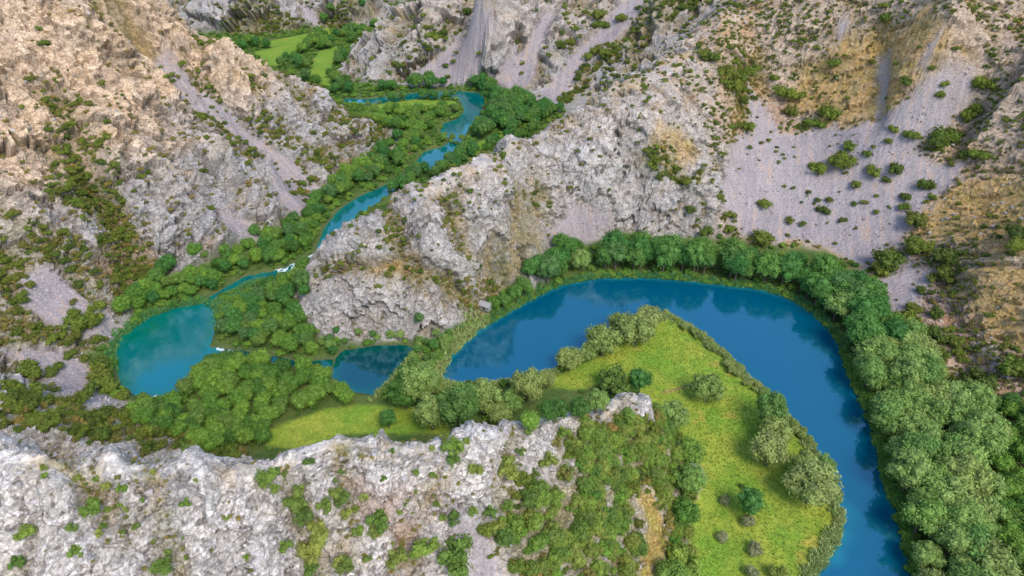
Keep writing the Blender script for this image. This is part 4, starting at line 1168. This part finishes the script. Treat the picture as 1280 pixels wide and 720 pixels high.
# ------------------------------------------------------------------ reeds along the water
def reed_mesh(mat, seed, n=16):
    r = np.random.default_rng(seed); Vs = []; Fs = []; T = []
    for i in range(n):
        a = r.uniform(0, 6.28); q = r.uniform(0, .5); x, y = q * math.cos(a), q * math.sin(a); h = r.uniform(.6, 1.05); b = r.uniform(0, 6.28); w = .09
        lx, ly = r.uniform(-.55, .55, 2); dx, dy = w * math.cos(b), w * math.sin(b); o = len(Vs)
        Vs += [(x - dx, y - dy, -.05), (x + dx, y + dy, -.05), (x + lx * .4 + dx * .8, y + ly * .4 + dy * .8, h * .6), (x + lx * .4 - dx * .8, y + ly * .4 - dy * .8, h * .6), (x + lx, y + ly, h)]
        Fs += [(o, o + 1, o + 2, o + 3), (o + 3, o + 2, o + 4)]; T += [r.random()] * 5
    me = bpy.data.meshes.new('reed'); me.from_pydata(Vs, [], Fs); me.materials.append(mat)
    at = me.attributes.new('tone', 'FLOAT', 'POINT'); at.data.foreach_set('value', np.array(T, np.float32))
    return me


PROTO['reed'] = [reed_mesh(LEAF['reed'], i) for i in range(3)]
PROTO['reed_green'] = [reed_mesh(LEAF['reed_green'], 10 + i) for i in range(3)]


def reeds(line_uv, depth, n, kind, h, seed, label, name='reeds'):
    L_ = fpoly(line_uv); r = np.random.default_rng(seed)
    seg = np.diff(L_, axis=0); ln = np.hypot(seg[:, 0], seg[:, 1]); cum = np.concatenate([[0], np.cumsum(ln)])
    t = r.uniform(0, cum[-1], n); k = np.clip(np.searchsorted(cum, t) - 1, 0, len(seg) - 1)
    p = L_[k] + seg[k] * ((t - cum[k]) / ln[k])[:, None] + r.normal(size=(n, 2)) * depth * .5
    sd = wsd_at(p[:, 0], p[:, 1])
    p = p[(sd < .9) & (sd > -depth * (.35 + .9 * np.clip(.5 + 1.3 * fbm(p[:, 0] / 6, p[:, 1] / 6, 2, 950 + seed), 0, 1)))]
    p = p[fbm(p[:, 0] / 4, p[:, 1] / 4, 2, 970 + seed) > -.28]
    z = np.maximum(ground_z(p[:, 0], p[:, 1]), -.2)
    mass(name, kind, [(kind, x, y, zz, h * r.uniform(.6, 1.15), 0) for (x, y), zz in zip(p, z)], label, 'reeds')


reeds([(810,399),(835,396),(868,413),(917,457),(962,500),(1003,545),(1030,585),(1046,618),(1050,645),(1046,672),(1030,700),(1005,730)], 3.4, 3000, 'reed', 1.9, 1, 'pale grey green reeds fringing the meadow along the blue river')
reeds([(550,476),(570,482),(610,481),(660,474),(700,462),(735,446),(770,426),(806,400)], 2.5, 1300, 'reed', 1.6, 2, 'pale reeds under the willows on the inner bank')
reeds([(614,402),(640,386),(668,371),(700,356),(745,347),(800,346),(850,349),(900,355),(950,361),(985,371),(1012,388),(1040,412),(1055,440)], 3.0, 2400, 'reed_green', 1.7, 3, 'green reeds in front of the tree belt on the outer bank')
reeds([(1055,440),(1064,465),(1078,495),(1093,530),(1103,570),(1113,610),(1123,640),(1136,680),(1142,722)], 4.5, 700, 'under', 3.2, 8, 'leafy bushes hanging over the water under the grey green bank trees', 'scrub')
reeds([(614,402),(668,371),(745,346),(850,348),(950,360),(1012,387),(1055,440)], 5, 420, 'under', 2.8, 9, 'leafy bushes on the waterline below the outer tree belt', 'scrub')
reeds([(812,402),(836,399),(866,415),(914,459),(958,502),(1000,546),(1026,588)], 5.5, 190, 'willow', 3.6, 10, 'pale rounded shrubs among the reeds fringing the meadow', 'scrub')
reeds([(552,463),(562,446),(580,427),(600,411)], 7, 900, 'reed', 2.2, 4, 'pale reeds on the natural dam between blue river and dark pool')
reeds([(545,470),(520,452),(512,462),(497,475),(480,490)], 6, 700, 'reed', 2.0, 5, 'pale reeds on the bank of the dark pool')
reeds([(145,460),(141,440),(152,420),(185,396),(220,384),(258,377)], 3, 700, 'reed_green', 1.8, 6, 'green reeds round the turquoise pool')
reeds([(271,388),(300,372),(330,362)], 9, 900, 'reed_green', 1.9, 7, 'blue green reed bed beside the turquoise pool')

# ------------------------------------------------------------------ grass on the meadow
def tuft_mesh(seed):
    m_ = reed_mesh(MAT_GRASS, seed, 9); m_.name = 'tuft'; return m_
MAT_GRASS = leaf_material('grass_blades', [(.165, .29, .03), (.22, .32, .04), (.145, .26, .028), (.28, .315, .055)], .3)
PROTO['grass'] = [tuft_mesh(40 + i) for i in range(3)]
gx_, gy_ = scatter(MEADOW, .75, 9, .6)
gk = np.random.default_rng(3).random(len(gx_)) < .5
gx_, gy_ = gx_[gk], gy_[gk]
gz_ = ground_z(gx_, gy_)
rg = np.random.default_rng(8)
mass('grass', 'grass', [('grass', a, b, c, rg.uniform(.25, .6), 0) for a, b, c in zip(gx_, gy_, gz_) if c < 2.5], 'short yellow green grass tufts all over the meadow', 'grass')
# ------------------------------------------------------------------ white water at the travertine steps
mw, ntw, bsw = new_mat('white_water')
bsw.inputs['Base Color'].default_value = (.58, .68, .70, 1); bsw.inputs['Roughness'].default_value = .4
def rapids(uv, label, seed):
    P = fpoly(uv); lo = P.min(0); hi = P.max(0)
    X = np.arange(lo[0] - .5, hi[0] + .5, .35); Y = np.arange(lo[1] - .5, hi[1] + .5, .5)
    XX, YY = np.meshgrid(X, Y); sd = poly_sd(XX.ravel(), YY.ravel(), P)
    nn = fbm(XX.ravel() / 1.6 + seed, YY.ravel() / 2.6, 3, 900 + seed)
    id_ = np.arange(XX.size).reshape(XX.shape)
    F = np.stack([id_[:-1, :-1], id_[:-1, 1:], id_[1:, 1:], id_[1:, :-1]], -1).reshape(-1, 4)
    F = F[(np.minimum(sd * .5, .45) + 1.2 * nn)[F].min(1) > .2]
    if len(F) == 0:
        return
    u, inv = np.unique(F.ravel(), return_inverse=True)
    me = mesh_np('rapids', np.stack([XX.ravel()[u], YY.ravel()[u], .03 + .2 * np.abs(nn[u])], 1), inv.reshape(-1, 4), mw, True)
    link('rapids', me, label, 'rapids', kind='structure')
rapids([(172,496),(205,493),(236,478),(240,486),(210,499),(175,500)], 'white water spilling over the lower lip of the turquoise pool', 1)
rapids([(268,434),(290,436),(306,440),(300,447),(270,442)], 'small cascade where the stream drops into the turquoise pool', 2)
rapids([(340,336),(372,326),(396,315),(402,318),(384,334),(350,342)], 'shallow white rapids below the spur tip', 4)
rapids([(548,470),(551,462),(562,446),(565,447),(554,465),(552,474)], 'thin white spill along the natural dam', 5)

# ------------------------------------------------------------------ stone hut under the trees by the river
def solid(name, V_, F_, mat, parent):
    me = bpy.data.meshes.new(name); me.from_pydata(V_, [], F_); me.materials.append(mat)
    return link(name, me, parent=parent)
ms, nts, bss = new_mat('rubble_stone')
vs_ = N(nts, 'ShaderNodeTexVoronoi'); vs_.inputs['Scale'].default_value = 3.5
rs_ = N(nts, 'ShaderNodeValToRGB'); rs_.color_ramp.elements[0].color = (.20, .19, .17, 1); rs_.color_ramp.elements[1].color = (.36, .34, .31, 1)
nts.links.new(vs_.outputs['Color'], rs_.inputs[0]); nts.links.new(rs_.outputs[0], bss.inputs['Base Color']); bss.inputs['Roughness'].default_value = .95
mr_, ntr, bsr = new_mat('slate_roof'); bsr.inputs['Base Color'].default_value = (.30, .29, .30, 1); bsr.inputs['Roughness'].default_value = .85
md_, ntd, bsd = new_mat('dark_wood'); bsd.inputs['Base Color'].default_value = (.05, .035, .025, 1)
hx, hy, _ = drape([(607, 381)])[0]; hz = float(ground_z(hx, hy))
hut = link('stone_hut', None, 'small grey stone hut with pitched roof among trees by the river', 'hut', loc=(hx, hy, hz - .2)); hut.rotation_euler = (0, 0, math.radians(-28))
a_, b_, h_, rh = 2.3, 1.6, 1.9, 1.2
solid('wall', [(-a_, -b_, -.5), (a_, -b_, -.5), (a_, b_, -.5), (-a_, b_, -.5), (-a_, -b_, h_), (a_, -b_, h_), (a_, b_, h_), (-a_, b_, h_), (-a_, 0, h_ + rh), (a_, 0, h_ + rh)],
      [(0, 1, 5, 4), (1, 2, 6, 9, 5), (2, 3, 7, 6), (3, 0, 4, 8, 7)], ms, hut)
for sgn in (-1, 1):
    e_ = .35; t_ = .14; dz_ = rh / b_
    y0, y1 = sgn * (b_ + e_), 0.0; z0_, z1_ = h_ - e_ * dz_ + .04, h_ + rh + .04
    V_ = [(-a_ - e_, y0, z0_), (a_ + e_, y0, z0_), (a_ + e_, y1, z1_), (-a_ - e_, y1, z1_)]
    V_ += [(x_, y_, z_ + t_) for x_, y_, z_ in V_]
    solid('roof_slope', V_, [(0, 1, 2, 3), (7, 6, 5, 4), (0, 4, 5, 1), (1, 5, 6, 2), (2, 6, 7, 3), (3, 7, 4, 0)], mr_, hut)
solid('door', [(-.45, -b_ - .05, -.2), (.45, -b_ - .05, -.2), (.45, -b_ - .05, 1.7), (-.45, -b_ - .05, 1.7), (-.45, -b_ + .05, -.2), (.45, -b_ + .05, -.2), (.45, -b_ + .05, 1.7), (-.45, -b_ + .05, 1.7)],
      [(0, 1, 2, 3), (7, 6, 5, 4), (0, 4, 5, 1), (1, 5, 6, 2), (2, 6, 7, 3), (3, 7, 4, 0)], md_, hut)

# ------------------------------------------------------------------ fallen blocks on the scree and below the crags
def stone_mesh(seed):
    r = np.random.default_rng(seed); iv, jf = ico()
    v = iv * (1 + r.uniform(-.28, .28, (len(iv), 1))) * np.array([.5, .38, .34])
    me = bpy.data.meshes.new('stone'); me.from_pydata(v.tolist(), [], jf.tolist()); me.materials.append(STONE)
    return me
STONE, nt_, bs_ = new_mat('loose_stone')
oi_ = N(nt_, 'ShaderNodeObjectInfo'); rp_ = N(nt_, 'ShaderNodeValToRGB'); rp_.color_ramp.elements[0].color = (.22, .205, .21, 1); rp_.color_ramp.elements[1].color = (.42, .39, .385, 1)
nt_.links.new(oi_.outputs['Random'], rp_.inputs[0]); nt_.links.new(rp_.outputs[0], bs_.inputs['Base Color']); bs_.inputs['Roughness'].default_value = .95
PROTO['stone'] = [stone_mesh(60 + i) for i in range(5)]
SHRUBS_KEEP, SHRUBS = SHRUBS, []
bushes(3000, .3, 1.6, 'stone', 31, scree * (water_sd < -2) * (.25 + sstep(-.1, .5, nb2)), 's')
bushes(3000, .3, 1.4, 'stone', 32, free * (1 - scree) * rw[6] * (.3 + flatter), 's')
bushes(3000, .5, 2.4, 'stone', 33, free * (1 - scree) * (rw[2] + rw[3] + rw[1]) * (.1 + flatter), 's')
mass('rubble', 'stone', SHRUBS, 'loose grey limestone blocks strewn over scree and ledges', 'rubble')
SHRUBS = SHRUBS_KEEP
print('script', time.time() - T0)
